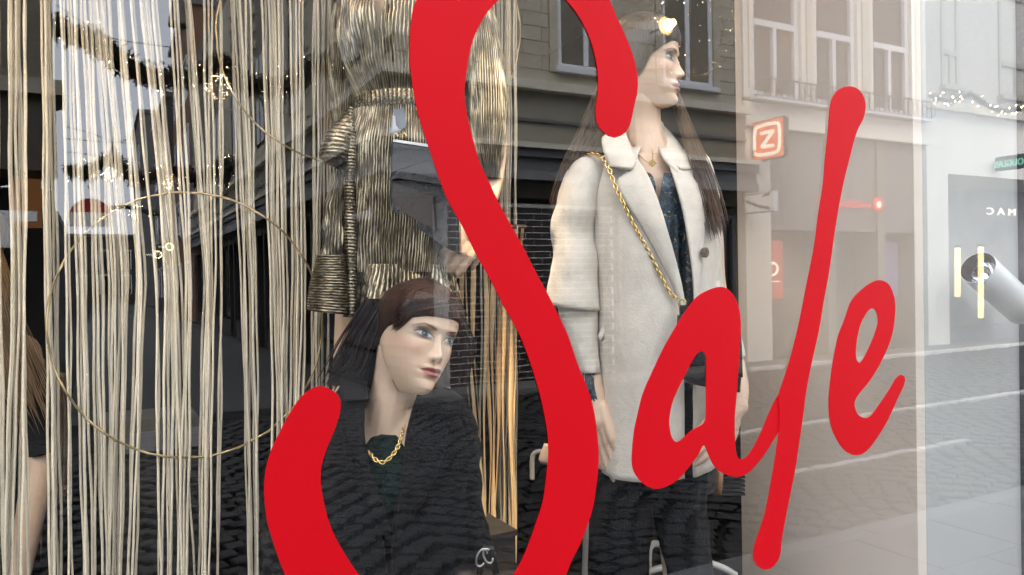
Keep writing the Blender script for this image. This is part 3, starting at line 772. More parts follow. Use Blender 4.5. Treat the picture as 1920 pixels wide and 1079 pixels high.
loft('trouser_seat', [(1120,690,1332,690,2.01,.125),(1112,800,1334,800,2.01,.135),(1111,880,1328,880,2.0,.125)], M['black_denim'], mc, 16, 48)
# the coat: shell open at the front, collar, lapels, sleeves
coat = loft('coat', [(1150,285,1300,290,2.04,.085),(1118,310,1322,312,2.03,.115),(1100,360,1336,360,2.02,.155),(1104,440,1345,440,2.01,.17),(1110,560,1348,560,2.01,.175),(1112,700,1350,700,2.01,.18),(1110,868,1350,868,2.01,.185)], M['wool'], mc, 60, 110, thick=.007,
    disp=lambda t, s, p: .013 * s * math.sin(t * 3.2 + 1.3) + .007 * fbm(p[0] * 9, p[2] * 5, p[1] * 9, 3), arc=[(-.30, .12), (-.22, .22), (-.02, .52), (.16, .55), (.42, .62), (.42, .58), (.44, .60)])
def surf_patch(name, A, B, zA, zB, mat_, parent, m=26, n=10, bulge=.006, thick=.006):
    """cloth slab spanned between two pixel-measured edges"""
    A, B = smooth(A, m), smooth(B, m)
    zA, zB = np.interp(np.linspace(0, 1, m), np.linspace(0, 1, len(zA)), zA), np.interp(np.linspace(0, 1, m), np.linspace(0, 1, len(zB)), zB)
    v = []
    for i in range(m):
        for k in range(n):
            u = k / (n - 1)
            q = A[i] * (1 - u) + B[i] * u
            p = Q(q[0], q[1], zA[i] * (1 - u) + zB[i] * u - bulge * math.sin(math.pi * u))
            v.append(p + FWD * .002 * fbm(p[0] * 25, p[2] * 25))
    f = [(i * n + k, i * n + k + 1, (i + 1) * n + k + 1, (i + 1) * n + k) for i in range(m - 1) for k in range(n - 1)]
    return mesh_obj(name, v, [q[::-1] for q in f], mat_, parent, smooth_=True, thick=thick)
surf_patch('lapel', [(1186,306),(1172,328),(1156,347),(1176,384),(1208,432),(1240,490),(1268,548),(1281,600)], [(1194,300),(1206,318),(1219,340),(1238,390),(1256,450),(1272,515),(1280,560),(1284,600)], [1.89,1.868,1.846,1.832,1.826,1.824,1.824,1.826], [1.885,1.855,1.83,1.81,1.81,1.815,1.82,1.826], M['wool'], mc, thick=.010)
surf_patch('lapel', [(1262,302),(1285,320),(1312,352),(1322,376),(1322,430),(1314,500),(1307,560),(1304,610)], [(1252,298),(1256,316),(1266,344),(1280,395),(1292,460),(1299,520),(1302,570),(1303,610)], [1.93,1.91,1.90,1.895,1.885,1.87,1.86,1.855], [1.92,1.88,1.86,1.85,1.845,1.845,1.848,1.852], M['wool'], mc)
surf_patch('collar', [(1152,246),(1134,256),(1128,266),(1134,292),(1143,314)], [(1172,246),(1176,262),(1186,284),(1194,302),(1186,318)], [2.02,1.97,1.925,1.895,1.885], [2.0,1.955,1.915,1.885,1.865], M['wool'], mc, bulge=.012, thick=.008)
surf_patch('collar', [(1240,236),(1258,252),(1276,276),(1290,298),(1302,320)], [(1226,246),(1236,266),(1246,286),(1254,304),(1274,318)], [2.08,2.05,2.0,1.96,1.94], [2.06,2.02,1.97,1.93,1.90], M['wool'], mc, bulge=.01, thick=.008)
loft('collar_back', [(1160,236,1240,232,2.075,.062),(1150,262,1252,258,2.075,.072),(1140,290,1266,290,2.07,.085)], M['wool'], mc, 10, 40, thick=.008, arc=[(-1.2, 1.2), (-1.15, 1.15), (-1.1, 1.1)])
slv = lambda t, s, p: .010 * fbm(p[0] * 8 + 3, p[2] * 7, p[1] * 8, 3) - .012 * math.exp(-((s - .55) / .1) ** 2) * math.cos(t - .6)
loft('sleeve', [(1112,288,1140,306,1.99,.02),(1078,306,1134,338,1.985,.07),(1056,345,1126,372,1.975,.085),(1046,390,1124,398,1.965,.092),(1038,470,1123,474,1.955,.092),(1031,540,1124,548,1.945,.088),(1030,570,1123,583,1.94,.086)], M['wool'], mc, 44, 56, disp=slv, thick=.006)
loft('cuff', [(1042,560,1119,566,1.94,.070),(1052,600,1117,604,1.935,.064),(1064,650,1121,652,1.93,.060),(1080,694,1126,697,1.925,.055)], M['wool'], mc, 24, 48, disp=folds(.006, 5, 4), thick=.005)
loft('blouse_cuff', [(1088,690,1122,692,1.92,.040),(1090,715,1121,716,1.92,.042),(1096,738,1126,738,1.915,.040),(1104,749,1128,748,1.912,.034)], M['print'], mc, 20, 48, disp=lambda t, s, p: .003 * math.sin(t * 14 + 3 * s))
loft('sleeve', [(1300,300,1322,290,2.03,.02),(1304,335,1334,312,2.03,.06),(1312,390,1346,380,2.03,.075),(1318,460,1354,455,2.03,.075),(1322,520,1357,515,2.02,.07),(1322,537,1358,531,2.02,.068)], M['wool'], mc, 30, 48, disp=folds(.007, 5, 4, 5), thick=.006)
loft('cuff', [(1322,520,1352,515,2.01,.058),(1336,580,1366,575,1.98,.054),(1352,640,1388,636,1.95,.050),(1362,672,1396,668,1.93,.048)], M['wool'], mc, 20, 40, disp=folds(.005, 5, 4, 9), thick=.005)
# welt pocket and buttons
surf_patch('pocket_welt', [(1121,632),(1132,612),(1136,606)], [(1126,640),(1139,620),(1143,612)], [1.900,1.897,1.895], [1.897,1.894,1.892], M['wool'], mc, m=8, n=4, bulge=.003, thick=.006)
def disc(name, c, ax, r, h, mat_, parent, n=20):
    ax = np.array(ax, float) / np.linalg.norm(ax)
    v, f = tube_geo([c - ax * h, c + ax * h * .6, c + ax * h], [r, r, r * .75], n)
    return mesh_obj(name, v, f, mat_, parent)
bt = disc('button', Q(1322, 474, 1.86), -FWD * .8 + RGT * .6, .0125, .004, M['button'], mc)
for dx, dy in ((-.003, .003), (.003, .003), (-.003, -.003), (.003, -.003)):
    disc('button_hole', Q(1322, 474, 1.856) + RGT * dx + UPV * dy, -FWD * .8 + RGT * .6, .0014, .0015, M['lamp_black'], bt, 6)
# hair: cap, then long locks on both sides
capc = hair_cap('hair', C_c, g_c, (0, 0, 1), M['hair_dark'], mc, lambda ph: np.interp(np.abs(ph), [0, .5, .9, 1.25, 1.5, 1.9, 3.2], [4.0, 3.6, 2.2, .2, -4, -9, -10]), off=1.7)
gl = [[Q(1150,110,2.08),Q(1120,180,2.06),Q(1098,240,2.02),Q(1075,300,2.0),Q(1055,370,1.98),Q(1045,430,1.97)],
      [Q(1165,110,2.08),Q(1150,190,2.08),Q(1120,250,2.06),Q(1090,285,2.03),Q(1064,350,2.0),Q(1052,420,1.99)],
      [Q(1175,120,2.1),Q(1160,200,2.1),Q(1140,250,2.09),Q(1120,300,2.1),Q(1100,400,2.2),Q(1095,450,2.22)]]
strands('hair_lock', gl, 380, .012, .0022, M['hair_chest'], mc)
gr_ = [[Q(1236,70,2.1),Q(1268,150,2.06),Q(1276,215,2.0),Q(1292,280,1.93),Q(1314,370,1.89),Q(1342,480,1.88)],
       [Q(1232,90,2.12),Q(1272,200,2.06),Q(1292,265,1.97),Q(1316,330,1.91),Q(1336,400,1.89),Q(1350,470,1.88)],
       [Q(1240,110,2.14),Q(1280,220,2.1),Q(1308,290,2.0),Q(1332,350,1.94),Q(1346,410,1.91),Q(1353,455,1.90)]]
strands('hair_lock', gr_[1:], 480, .0085, .0022, M['hair_chest'], mc)
strands('hair_lock', gr_, 90, .008, .0012, M['hair_chest'], mc)

# pendant of the coat mannequin
pn = thing('pendant_necklace', 'fine gold necklace with a small folded gold pendant at the open collar', 'necklace', tuple(Q(1222, 305, 1.9)))
def chain_pts(px, z, m): 
    q = smooth([(*p_, z_ * 300) for p_, z_ in zip(px, z)], m); return np.array([Q(a, b, c_ / 300) for a, b, c_ in q])
tube('fine_chain', chain_pts([(1188,270),(1198,290),(1210,302),(1222,308)], [1.985,1.95,1.915,1.90], 30), .0009, M['gold'], pn, n=5)
tube('fine_chain', chain_pts([(1222,308),(1224,290),(1222,278)], [1.90,1.935,1.96], 20), .0009, M['gold'], pn, n=5)
pdn = MB(); pc = Q(1223, 303, 1.895)
pdn.obox(pc - UPV * .004, RGT * .006 + UPV * .005, UPV * .006 - RGT * .005, FWD * .002); pdn.obox(pc - UPV * .004 - RGT * .004, RGT * .004 + UPV * .003, UPV * .005, FWD * .003)
pdn.build('pendant', M['gold'], pn)

# crossbody bag on a chunky gold chain
bag = thing('crossbody_bag', 'black crossbody bag hanging on a chunky gold chain across the cream coat', 'bag', tuple(Q(1300, 700, 1.80)))
lk_v, lk_f = tube_geo([(0.0062 * math.cos(a) * (1.35 if 1 else 1), 0.0044 * math.sin(a), 0.0008 * math.sin(2 * a)) for a in np.linspace(0, 2 * math.pi, 14, endpoint=False)], .0016, 6, False, closed=True)
lkm = bpy.data.meshes.new('link'); lkm.from_pydata(lk_v.tolist(), [], lk_f); lkm.materials.append(M['gold']); lkm.polygons.foreach_set('use_smooth', [True] * len(lkm.polygons))
def chain(path, step, parent, sc=1.0):
    path = np.asarray(path); d = np.concatenate(([0], np.cumsum(np.linalg.norm(np.diff(path, axis=0), axis=1))))
    for i in range(int(d[-1] / step)):
        s = i * step
        p = np.array([np.interp(s, d, path[:, j]) for j in range(3)]); p2 = np.array([np.interp(s + step, d, path[:, j]) for j in range(3)])
        t = Vector(p2 - p).normalized()
        q = t.to_track_quat('X', 'Z'); 
        from mathutils import Quaternion
        q = q @ Quaternion((1, 0, 0), math.radians(35 + (90 if i % 2 else 0)))
        o = bpy.data.objects.new('link', lkm); COL.objects.link(o); o.parent = parent
        o.location = Vector(p - ORI[parent.name]); o.rotation_mode = 'QUATERNION'; o.rotation_quaternion = q; o.scale = (sc,) * 3
cp = chain_pts([(1098,292),(1112,288),(1130,296),(1143,320),(1152,345),(1168,380),(1190,425),(1212,465),(1236,512),(1256,548),(1279,568)], [1.965,1.93,1.90,1.875,1.862,1.845,1.835,1.83,1.828,1.825,1.815], 160)
chain(cp, .0105, bag)
tube('ring', [Q(1279, 568, 1.812) + .009 * (RGT * math.cos(a) + UPV * math.sin(a)) for a in np.linspace(0, 2 * math.pi, 20, endpoint=False)], .0018, M['gold'], bag, n=6, closed=True)
bc = [Q(1274,578,1.80), Q(1382,578,1.80), Q(1390,705,1.80), Q(1268,705,1.80)]
loft('bag_body', [(1272,600,1384,596,1.80,.018),(1268,640,1388,636,1.79,.032),(1268,690,1390,700,1.785,.036),(1285,716,1388,735,1.79,.026)], M['leather'], bag, 20, 40, e=.6, cap=True)
surf_patch('bag_flap', [(1270,592),(1270,640),(1290,688)], [(1386,588),(1390,640),(1392,708)], [1.775,1.752,1.745], [1.775,1.752,1.745], M['leather'], bag, m=14, n=14, bulge=.004, thick=.004)
MB().obox(Q(1281, 582, 1.808), RGT * .008, UPV * .012, FWD * .006).build('strap_loop', M['leather'], bag)
# ================================================================== mannequin in the black jacket (seated, leaning)
mj = thing('mannequin', 'seated mannequin in a black jacket over dark green knit, brown hair swept across her brow', 'mannequin', (0.55, 0.36, 0.28), 'shop mannequins')
g_j = -FWD * math.cos(math.radians(41)) + RGT * math.sin(math.radians(41)) + UPV * .03
h_j = UPV * math.cos(math.radians(20)) + RGT * math.sin(math.radians(20))
_X, _Y, _Z = frame_of(g_j, h_j)
C_j = Q(824, 634, 1.555) - _Y * -0.0 + _Y * .088        # the bridge of the nose fixes the head
tj = [(np.array([C_j - _Z * .03 + _Y * .03, Q(742, 720, 1.655), Q(727, 790, 1.665), Q(725, 860, 1.68)]), [.058, .050, .052, .07]),
      (np.array([Q(620, 800, 1.70), Q(560, 930, 1.66), Q(545, 1070, 1.60), Q(640, 1180, 1.52)]), [.036, .034, .032, .026]),
      (np.array([Q(856, 800, 1.70), Q(866, 930, 1.68), Q(870, 1070, 1.62), Q(820, 1180, 1.54)]), [.036, .034, .032, .026])]
hj = Q(640, 1180, 1.52); tj += hand_tubes(hj, Q(720, 1210, 1.50) - hj, -UPV, 1)
hj = Q(820, 1180, 1.54); tj += hand_tubes(hj, Q(750, 1215, 1.50) - hj, -UPV, -1)
tj += [(np.array([Q(640, 1290, 1.75), Q(640, 1310, 1.40), Q(640, 1500, 1.38), Q(640, 1680, 1.40)]), [.085, .07, .055, .04]),
       (np.array([Q(830, 1290, 1.75), Q(830, 1310, 1.42), Q(830, 1500, 1.40), Q(830, 1680, 1.42)]), [.085, .07, .055, .04])]
body(mj, tj, [[(640,760,850,765,1.69,.06),(600,830,880,835,1.70,.09),(620,960,860,960,1.71,.11),(640,1100,840,1100,1.72,.10),(600,1280,870,1280,1.74,.12)]], (C_j, g_j, h_j), voxel=.0040)
hair_j = hair_cap('hair', C_j, g_j, h_j, M['hair_brown'], mj, lambda ph: np.interp(ph, [-3.2,-2.8,-2.3,-1.9,-1.55,-1.15,-.5,.25,.6,.95,1.25,1.6,2.0,3.2], [-11,-8,-4.0,-1.8,.4,1.9,3.2,3.9,3.8,2.6,.3,-4,-9,-11]), off=1.2, dens=90)
loft('back_hair', [(700,560,860,580,1.70,.055),(668,600,880,620,1.72,.06),(645,650,890,650,1.73,.055),(628,690,880,690,1.735,.048),(616,722,872,725,1.735,.035)], M['hair_dark'], mj, 30, 60, disp=lambda t, s, p: .004 * math.sin(t * 34 + 2 * s) + .004 * fbm(p[0] * 20, p[2] * 6, p[1] * 20, 2))
strands('hair_lock', [[Q(700,575,1.62),Q(672,620,1.63),Q(652,665,1.64),Q(630,700,1.65),Q(618,725,1.66)],[Q(716,590,1.60),Q(694,640,1.61),Q(676,690,1.62),Q(650,712,1.63),Q(636,730,1.64)],[Q(690,560,1.66),Q(655,620,1.67),Q(630,670,1.68),Q(618,700,1.69),Q(608,735,1.70)]], 420, .011, .0017, M['hair_dark'], mj)
# fringe swept from the parting across the brow
fr_g = []
for k in range(5):
    row = []
    for ph_, z_ in zip(np.linspace(.75 - .1 * k, -1.5, 8), np.interp(np.linspace(0, 1, 8), [0, .35, .7, 1], [9.0 + .5 * k, 5.7 + 1.1 * k, 3.6 + 1.1 * k, -1.2 + 1.2 * k])):
        i = int(np.argmin(np.abs(HG[0][:, 0] - z_))); j = int(np.argmin(np.abs(HG[1][0] - ph_)))
        vv = HV[i * HG[0].shape[1] + j] * np.array((1.09, 1.10, 1.06))
        row.append(C_j + .01 * (vv[0] * _X + vv[1] * _Y + vv[2] * _Z))
    fr_g.append(row)
strands('hair_fringe', fr_g, 420, .0022, .0012, M['hair_brown'], mj, taper=.6, wav=.001)
# knit top and jacket
loft('knit_top', [(690,806,762,812,1.66,.045),(672,832,778,838,1.67,.075),(640,900,820,905,1.68,.115),(640,1000,830,1000,1.69,.13)], M['green_knit'], mj, 30, 60, thick=.006)
jk = loft('jacket', [(648,716,846,734,1.71,.085),(622,752,872,758,1.71,.115),(598,800,888,800,1.71,.145),(566,870,893,870,1.70,.165),(520,960,898,960,1.69,.18),(492,1079,922,1079,1.68,.19),(470,1230,960,1230,1.68,.2)], M['black_cloth'], mj, 60, 110, thick=.007,
    disp=lambda t, s, p: .009 * fbm(p[0] * 9, p[2] * 7, p[1] * 9, 3), arc=[(-.62, .55), (-.50, .32), (-.42, .12), (-.25, .12), (.04, .12), (.10, .12), (.12, .14)])
surf_patch('lapel', [(668,716),(650,745),(640,800),(655,880),(688,950),(722,1010)], [(688,716),(684,770),(684,822),(694,880),(716,940),(736,1010)], [1.62,1.58,1.55,1.53,1.52,1.52], [1.60,1.57,1.55,1.535,1.525,1.52], M['black_cloth'], mj, bulge=.006)
surf_patch('lapel', [(808,740),(838,768),(846,810),(826,870),(788,950),(748,1010)], [(780,752),(768,790),(760,830),(757,880),(750,940),(742,1010)], [1.60,1.57,1.55,1.53,1.52,1.52], [1.62,1.585,1.555,1.535,1.525,1.52], M['black_cloth'], mj, bulge=.006)
surf_patch('collar', [(676,682),(652,692),(640,716),(646,752)], [(690,694),(688,712),(688,732),(690,752)], [1.66,1.63,1.60,1.575], [1.64,1.615,1.60,1.58], M['black_cloth'], mj, bulge=.012, thick=.009)
surf_patch('collar', [(812,732),(838,734),(862,748),(858,778)], [(786,748),(796,756),(806,766),(820,782)], [1.68,1.64,1.60,1.57], [1.67,1.63,1.60,1.57], M['black_cloth'], mj, bulge=.012, thick=.009)
loft('sleeve', [(600,770,650,770,1.70,.06),(560,830,650,835,1.69,.085),(520,920,630,930,1.66,.085),(500,1040,610,1060,1.62,.08),(560,1150,660,1190,1.56,.06)], M['black_cloth'], mj, 30, 48, disp=folds(.010, 6, 5, 2), thick=.006)
loft('sleeve', [(840,760,880,780,1.70,.055),(832,830,893,830,1.70,.08),(830,930,902,930,1.68,.08),(828,1050,916,1060,1.64,.08),(790,1160,890,1190,1.58,.06)], M['black_cloth'], mj, 30, 48, disp=folds(.010, 6, 5, 7), thick=.006)
for x0, nm in ((640, 'trouser_leg'), (830, 'trouser_leg')):
    loft(nm, [(x0-95,1270,x0+95,1270,1.72,.13),(x0-85,1300,x0+85,1300,1.42,.12),(x0-80,1420,x0+80,1420,1.40,.10),(x0-65,1650,x0+65,1650,1.41,.08)], M['black_denim'], mj, 24, 36, disp=folds(.01))
st = thing('stool', 'low black stool under the seated mannequin', 'stool', (0.6, 0.55, 0.28))
sc_ = np.array((0.62, 0.60, 0.28))
tube('seat', [sc_ + (0, 0, .36), sc_ + (0, 0, .385), sc_ + (0, 0, .40)], [.17, .18, .17], M['leather'], st, n=28)
for a in (.6, 2.2, 3.8, 5.3):
    tube('leg', [sc_ + (.14 * math.cos(a), .14 * math.sin(a), .37), sc_ + (.18 * math.cos(a), .18 * math.sin(a), .003)], .012, M['lamp_black'], st)
# necklace of the seated mannequin
nk = thing('chain_necklace', 'gold oval link necklace lying on the dark green knit', 'necklace', tuple(Q(720, 850, 1.58)))
chain(chain_pts([(757,802),(752,822),(745,840),(733,857),(718,867),(704,862),(695,852),(690,843)], [1.60,1.575,1.56,1.553,1.55,1.553,1.56,1.57], 120), .0074, nk, .78)

# small black handbag with metal rings beside her
hb = thing('handbag', 'small black handbag with open metal rings at the end of the peach strips', 'bag', tuple(Q(915, 1090, 1.52)))
loft('bag_body', [(850,1062,990,1066,1.55,.03),(840,1110,1000,1110,1.55,.055),(838,1220,1005,1220,1.55,.06)], M['leather'], hb, 16, 36, e=.6, cap=True)
tube('handle', [Q(900,1075,1.50), Q(902,1045,1.50), Q(912,1026,1.50), Q(922,1028,1.50), Q(926,1045,1.50), Q(930,1075,1.50)], .007, M['leather'], hb)
for (cx, cy, w_, h__, a_) in ((903, 1046, 9, 17, .35), (915, 1043, 8, 14, -.35)):
    tube('ring', [Q(cx + w_ * math.cos(t) * math.cos(a_) - h__ * math.sin(t) * math.sin(a_), cy + h__ * math.sin(t) * math.cos(a_) + w_ * math.cos(t) * math.sin(a_), 1.485) for t in np.linspace(.5, 5.6, 22)], .0022, M['steel'], hb, n=7)

# ================================================================== mannequin in the gold dress
def lame_mat():
    mt = bpy.data.materials.new('gold_lame'); mt.use_nodes = True
    N, L = mt.node_tree.nodes, mt.node_tree.links
    b = N['Principled BSDF']
    tc = N.new('ShaderNodeTexCoord'); a = N.new('ShaderNodeAttribute'); a.attribute_name = 'Col'
    nz = N.new('ShaderNodeTexNoise'); nz.inputs['Scale'].default_value = 1; nz.inputs['Detail'].default_value = 4; nz.inputs['Roughness'].default_value = .65; nz.inputs['Distortion'].default_value = .3
    mp_ = N.new('ShaderNodeMapping'); mp_.inputs['Scale'].default_value = (2.6, 7, 1)
    L.new(tc.outputs['UV'], mp_.inputs['Vector']); L.new(mp_.outputs[0], nz.inputs['Vector'])
    ad = N.new('ShaderNodeMath'); ad.operation = 'MULTIPLY_ADD'; ad.inputs[1].default_value = 2.0; ad.inputs[2].default_value = -1.0
    L.new(nz.outputs['Fac'], ad.inputs[0])
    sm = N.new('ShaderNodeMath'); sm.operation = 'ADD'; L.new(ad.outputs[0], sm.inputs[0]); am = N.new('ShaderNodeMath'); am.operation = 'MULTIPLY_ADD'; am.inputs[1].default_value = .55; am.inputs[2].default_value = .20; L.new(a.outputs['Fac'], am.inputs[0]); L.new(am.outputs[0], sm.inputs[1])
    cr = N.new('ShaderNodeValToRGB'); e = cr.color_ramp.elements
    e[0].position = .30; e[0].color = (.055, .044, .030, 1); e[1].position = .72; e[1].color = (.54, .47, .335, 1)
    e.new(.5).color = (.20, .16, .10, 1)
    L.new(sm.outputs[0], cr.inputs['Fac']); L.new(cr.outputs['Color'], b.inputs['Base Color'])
    b.inputs['Metallic'].default_value = .8; b.inputs['Roughness'].default_value = .36
    bp = N.new('ShaderNodeBump'); bp.inputs['Strength'].default_value = .5; bp.inputs['Distance'].default_value = .003
    L.new(nz.outputs['Fac'], bp.inputs['Height']); L.new(bp.outputs[0], b.inputs['Normal'])
    return mt
M['lame'] = lame_mat()
def pleated(name, rows, parent, freq, amp, along=True, m=70, n=260, wob=1.0, thick=0.0, cap=False, arc=None, chev=0.0, scal=0.0, nscal=0, slant=0.0):
    """crinkle-pleated lame: ridges run along the piece, or across it"""
    hgt, pha = [], []
    def dsp(t, s, p):
        w = wob * (fbm(p[0] * 9, p[2] * 9, p[1] * 9, 3))
        if along: phs = t * freq + w * 4.5 + slant * s * 10 + chev * abs(math.sin(t)) * s * 20
        else: phs = s * freq * 6.28 + w * 2.4 + slant * t
        pha.append(phs / 6.2832)
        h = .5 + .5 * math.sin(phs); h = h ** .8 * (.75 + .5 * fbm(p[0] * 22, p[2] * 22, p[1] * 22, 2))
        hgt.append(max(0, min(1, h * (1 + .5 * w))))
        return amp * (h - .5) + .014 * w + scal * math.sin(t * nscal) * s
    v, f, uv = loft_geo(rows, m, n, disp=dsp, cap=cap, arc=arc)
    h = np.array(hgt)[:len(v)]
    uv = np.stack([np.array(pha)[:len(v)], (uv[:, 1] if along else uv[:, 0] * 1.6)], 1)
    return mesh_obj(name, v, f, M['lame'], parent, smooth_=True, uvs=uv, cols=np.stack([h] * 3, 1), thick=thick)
md = thing('mannequin', 'mannequin in a shimmering gold and black pleated wrap dress, head above the picture', 'mannequin', tuple(P(735, 1000, .80) * (1, 1, 0) + (0, 0, .7)), 'shop mannequins')
Zd = 1.95
hd = Q(902, 412, 1.88)
td = [(np.array([Q(745, -185, 1.97), Q(748, -70, 2.0), Q(752, 10, 2.0)]), [.05, .048, .06]),
      (np.array([Q(862, -30, 2.0), Q(908, 80, 2.0), Q(925, 220, 1.98), Q(922, 335, 1.93), hd]), [.05, .042, .036, .03, .022]),
      (np.array([Q(655, -30, 2.02), Q(648, 100, 2.05), Q(652, 240, 2.06), Q(658, 380, 2.03), Q(664, 440, 2.01)]), [.034, .03, .028, .026, .022]),
      (np.array([Q(690, 500, 2.0), Q(664, 700, 2.0), Q(655, 850, 2.0), Q(655, 1005, 2.0)]), [.08, .055, .048, .034]),
      (np.array([Q(800, 500, 2.0), Q(806, 700, 2.0), Q(806, 850, 2.0), Q(806, 1005, 2.0)]), [.08, .055, .048, .034]),
      (np.array([Q(655, 1005, 2.0), Q(648, 1018, 1.86)]), [.034, .026]), (np.array([Q(806, 1005, 2.0), Q(815, 1018, 1.86)]), [.034, .026])]
td += hand_tubes(hd, Q(868, 462, 1.86) - hd, FWD * .9 - RGT * .2, 1, .19, (.85, .9, .95, 1.0), thumb=.5)
h2 = Q(664, 440, 2.01); td += hand_tubes(h2, -UPV + RGT * .1, RGT, 1, .17)
C_d = Q(742, -262, 1.96); g_d = -FWD * .9 + RGT * .4
body(md, td, [[(650,-60,860,-60,2.0,.06),(640,10,866,10,2.0,.085),(655,110,856,110,2.0,.09),(668,195,842,195,2.0,.08),(650,320,856,320,2.0,.11),(655,480,846,480,2.0,.11)]], (C_d, g_d, (0, 0, 1)), voxel=.0042)
hair_cap('hair', C_d, g_d, (0, 0, 1), M['hair_chest'], md, lambda ph: np.interp(np.abs(ph), [0, .5, .9, 1.25, 1.6, 2, 3.2], [6, 5.5, 3.6, 1, -4, -9, -10]))
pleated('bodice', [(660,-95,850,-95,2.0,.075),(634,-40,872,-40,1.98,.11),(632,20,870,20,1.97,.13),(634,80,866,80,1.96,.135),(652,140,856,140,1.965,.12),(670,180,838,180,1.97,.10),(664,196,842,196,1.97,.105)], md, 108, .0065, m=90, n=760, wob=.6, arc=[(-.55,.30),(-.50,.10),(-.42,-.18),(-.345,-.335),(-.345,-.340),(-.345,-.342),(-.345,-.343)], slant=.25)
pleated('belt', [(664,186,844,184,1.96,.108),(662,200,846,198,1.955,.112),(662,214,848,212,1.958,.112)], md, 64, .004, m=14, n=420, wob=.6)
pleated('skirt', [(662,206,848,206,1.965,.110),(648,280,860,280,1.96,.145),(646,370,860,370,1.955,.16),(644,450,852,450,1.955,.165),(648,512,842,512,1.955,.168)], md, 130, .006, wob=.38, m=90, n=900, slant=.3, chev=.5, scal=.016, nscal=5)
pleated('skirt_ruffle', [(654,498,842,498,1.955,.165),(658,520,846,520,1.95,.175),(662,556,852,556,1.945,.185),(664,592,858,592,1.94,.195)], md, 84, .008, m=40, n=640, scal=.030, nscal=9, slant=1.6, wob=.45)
pleated('bow_loop', [(646,202,664,204,1.85,.012),(622,246,661,250,1.835,.022),(596,288,656,292,1.825,.028),(606,304,654,308,1.83,.02),(630,316,650,318,1.84,.008)], md, 17, .0022, along=False, m=90, n=50, cap=True, slant=.4)
pleated('sash_tail', [(650,200,664,203,1.84,.010),(646,290,668,292,1.83,.014),(642,390,668,392,1.83,.016),(645,490,670,492,1.83,.018),(648,590,672,592,1.83,.022)], md, 62, .0018, along=False, m=420, n=28, cap=True, wob=.3)
pleated('sash_tail', [(628,300,648,300,1.855,.012),(614,360,650,362,1.85,.022),(602,430,652,432,1.845,.03),(594,486,652,488,1.84,.036)], md, 20, .005, m=50, n=120, cap=True)
pleated('sash_band', [(592,478,652,480,1.835,.040),(586,510,653,512,1.83,.046),(580,548,654,552,1.83,.05),(577,582,655,590,1.83,.052)], md, 21, .0032, along=False, m=190, n=60, cap=True, wob=.35, slant=.2)
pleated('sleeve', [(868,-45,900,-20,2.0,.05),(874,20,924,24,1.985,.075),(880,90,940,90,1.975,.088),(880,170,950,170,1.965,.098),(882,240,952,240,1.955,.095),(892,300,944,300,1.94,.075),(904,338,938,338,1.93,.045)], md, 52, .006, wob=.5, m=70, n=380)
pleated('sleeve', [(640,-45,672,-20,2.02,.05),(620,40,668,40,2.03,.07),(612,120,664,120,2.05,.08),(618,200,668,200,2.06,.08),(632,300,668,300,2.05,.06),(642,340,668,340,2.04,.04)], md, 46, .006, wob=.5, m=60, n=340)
tb2 = thing('tote_bag', 'structured black tote bag hooked at the waist of the gold dress', 'bag', tuple(Q(780, 460, 1.80)))
def slab(name, px, z0, dz, mt, parent):
    a = [Q(x_, y_, z_) for (x_, y_), z_ in zip(px, z0)]; b = [p + FWD * dz for p in a]; n_ = len(a)
    return mesh_obj(name, a + b, [tuple(range(n_)), tuple(range(2 * n_ - 1, n_ - 1, -1))] + [(i + n_, (i + 1) % n_ + n_, (i + 1) % n_, i) for i in range(n_)], mt, parent)
M['slate_reflection'] = mat('slate_reflection', (.035, .037, .042), .35, var=.12, nscale=14, bump=.2, bscale=140); M['brown_leather'] = mat('dark_brown_leather', (.035, .020, .015), .4, var=.2, nscale=12, bump=.2, bscale=140)
slab('bag_body', [(737,262),(858,280),(862,476),(834,464),(735,394),(733,330)], [1.795,1.785,1.785,1.785,1.795,1.795], .10, M['leather'], tb2)
slab('gusset', [(735,264),(737,300),(737,392),(712,386),(722,318)], [1.80,1.797,1.797,1.86,1.86], .02, M['leather'], tb2)
slab('front_panel', [(738,344),(812,368),(816,433),(738,388)], [1.787,1.778,1.778,1.787], .006, M['brown_leather'], tb2)
slab('flap', [(738,266),(856,284),(858,340),(746,320),(736,322)], [1.782,1.772,1.765,1.772,1.778], .010, M['slate_reflection'], tb2)  # black flap; its slate tone imitates the street reflected in it
slab('flap_trim', [(736,322),(746,320),(858,340),(858,352),(746,334),(730,338)], [1.776,1.770,1.762,1.762,1.770,1.776], .012, M['leather'], tb2)
slab('top_piping', [(737,261),(858,279),(858,284),(737,266)], [1.778,1.768,1.768,1.778], .008, M['steel'], tb2)
slab('clasp', [(737,206),(758,203),(761,238),(752,244),(738,232)], [1.79]*5, .012, mat('pale_blue_enamel', (.17, .20, .25), .25), tb2)
tube('clasp_bell', [Q(738, 218, 1.785), Q(738, 236, 1.785), Q(740, 246, 1.785), Q(742, 252, 1.785)], [.004, .006, .013, .012], mat('white_enamel_tag', (.30, .33, .38), .25), tb2, n=14)
for x_ in (738, 754): tube('hook', [Q(x_ + 4 + 4 * math.cos(t), 258 + 8 * math.sin(t), 1.772) for t in np.linspace(2.6, 6.2, 16)], .0013, M['gold'], tb2, n=6)
pl = thing('plinth', 'dark plinth carrying the mannequin in the gold dress', 'plinth', tuple(P(735, 1020, .82)))
pb = P(735, 1020, .84)
MB().box((pb[0] - .32, .62, .281), (pb[0] + .26, 1.34, .735)).build('plinth_body', M['deck'], pl)
MB().box((pb[0] - .325, .615, .736), (pb[0] + .265, 1.345, .75)).build('plinth_top', M['shop_dark'], pl)

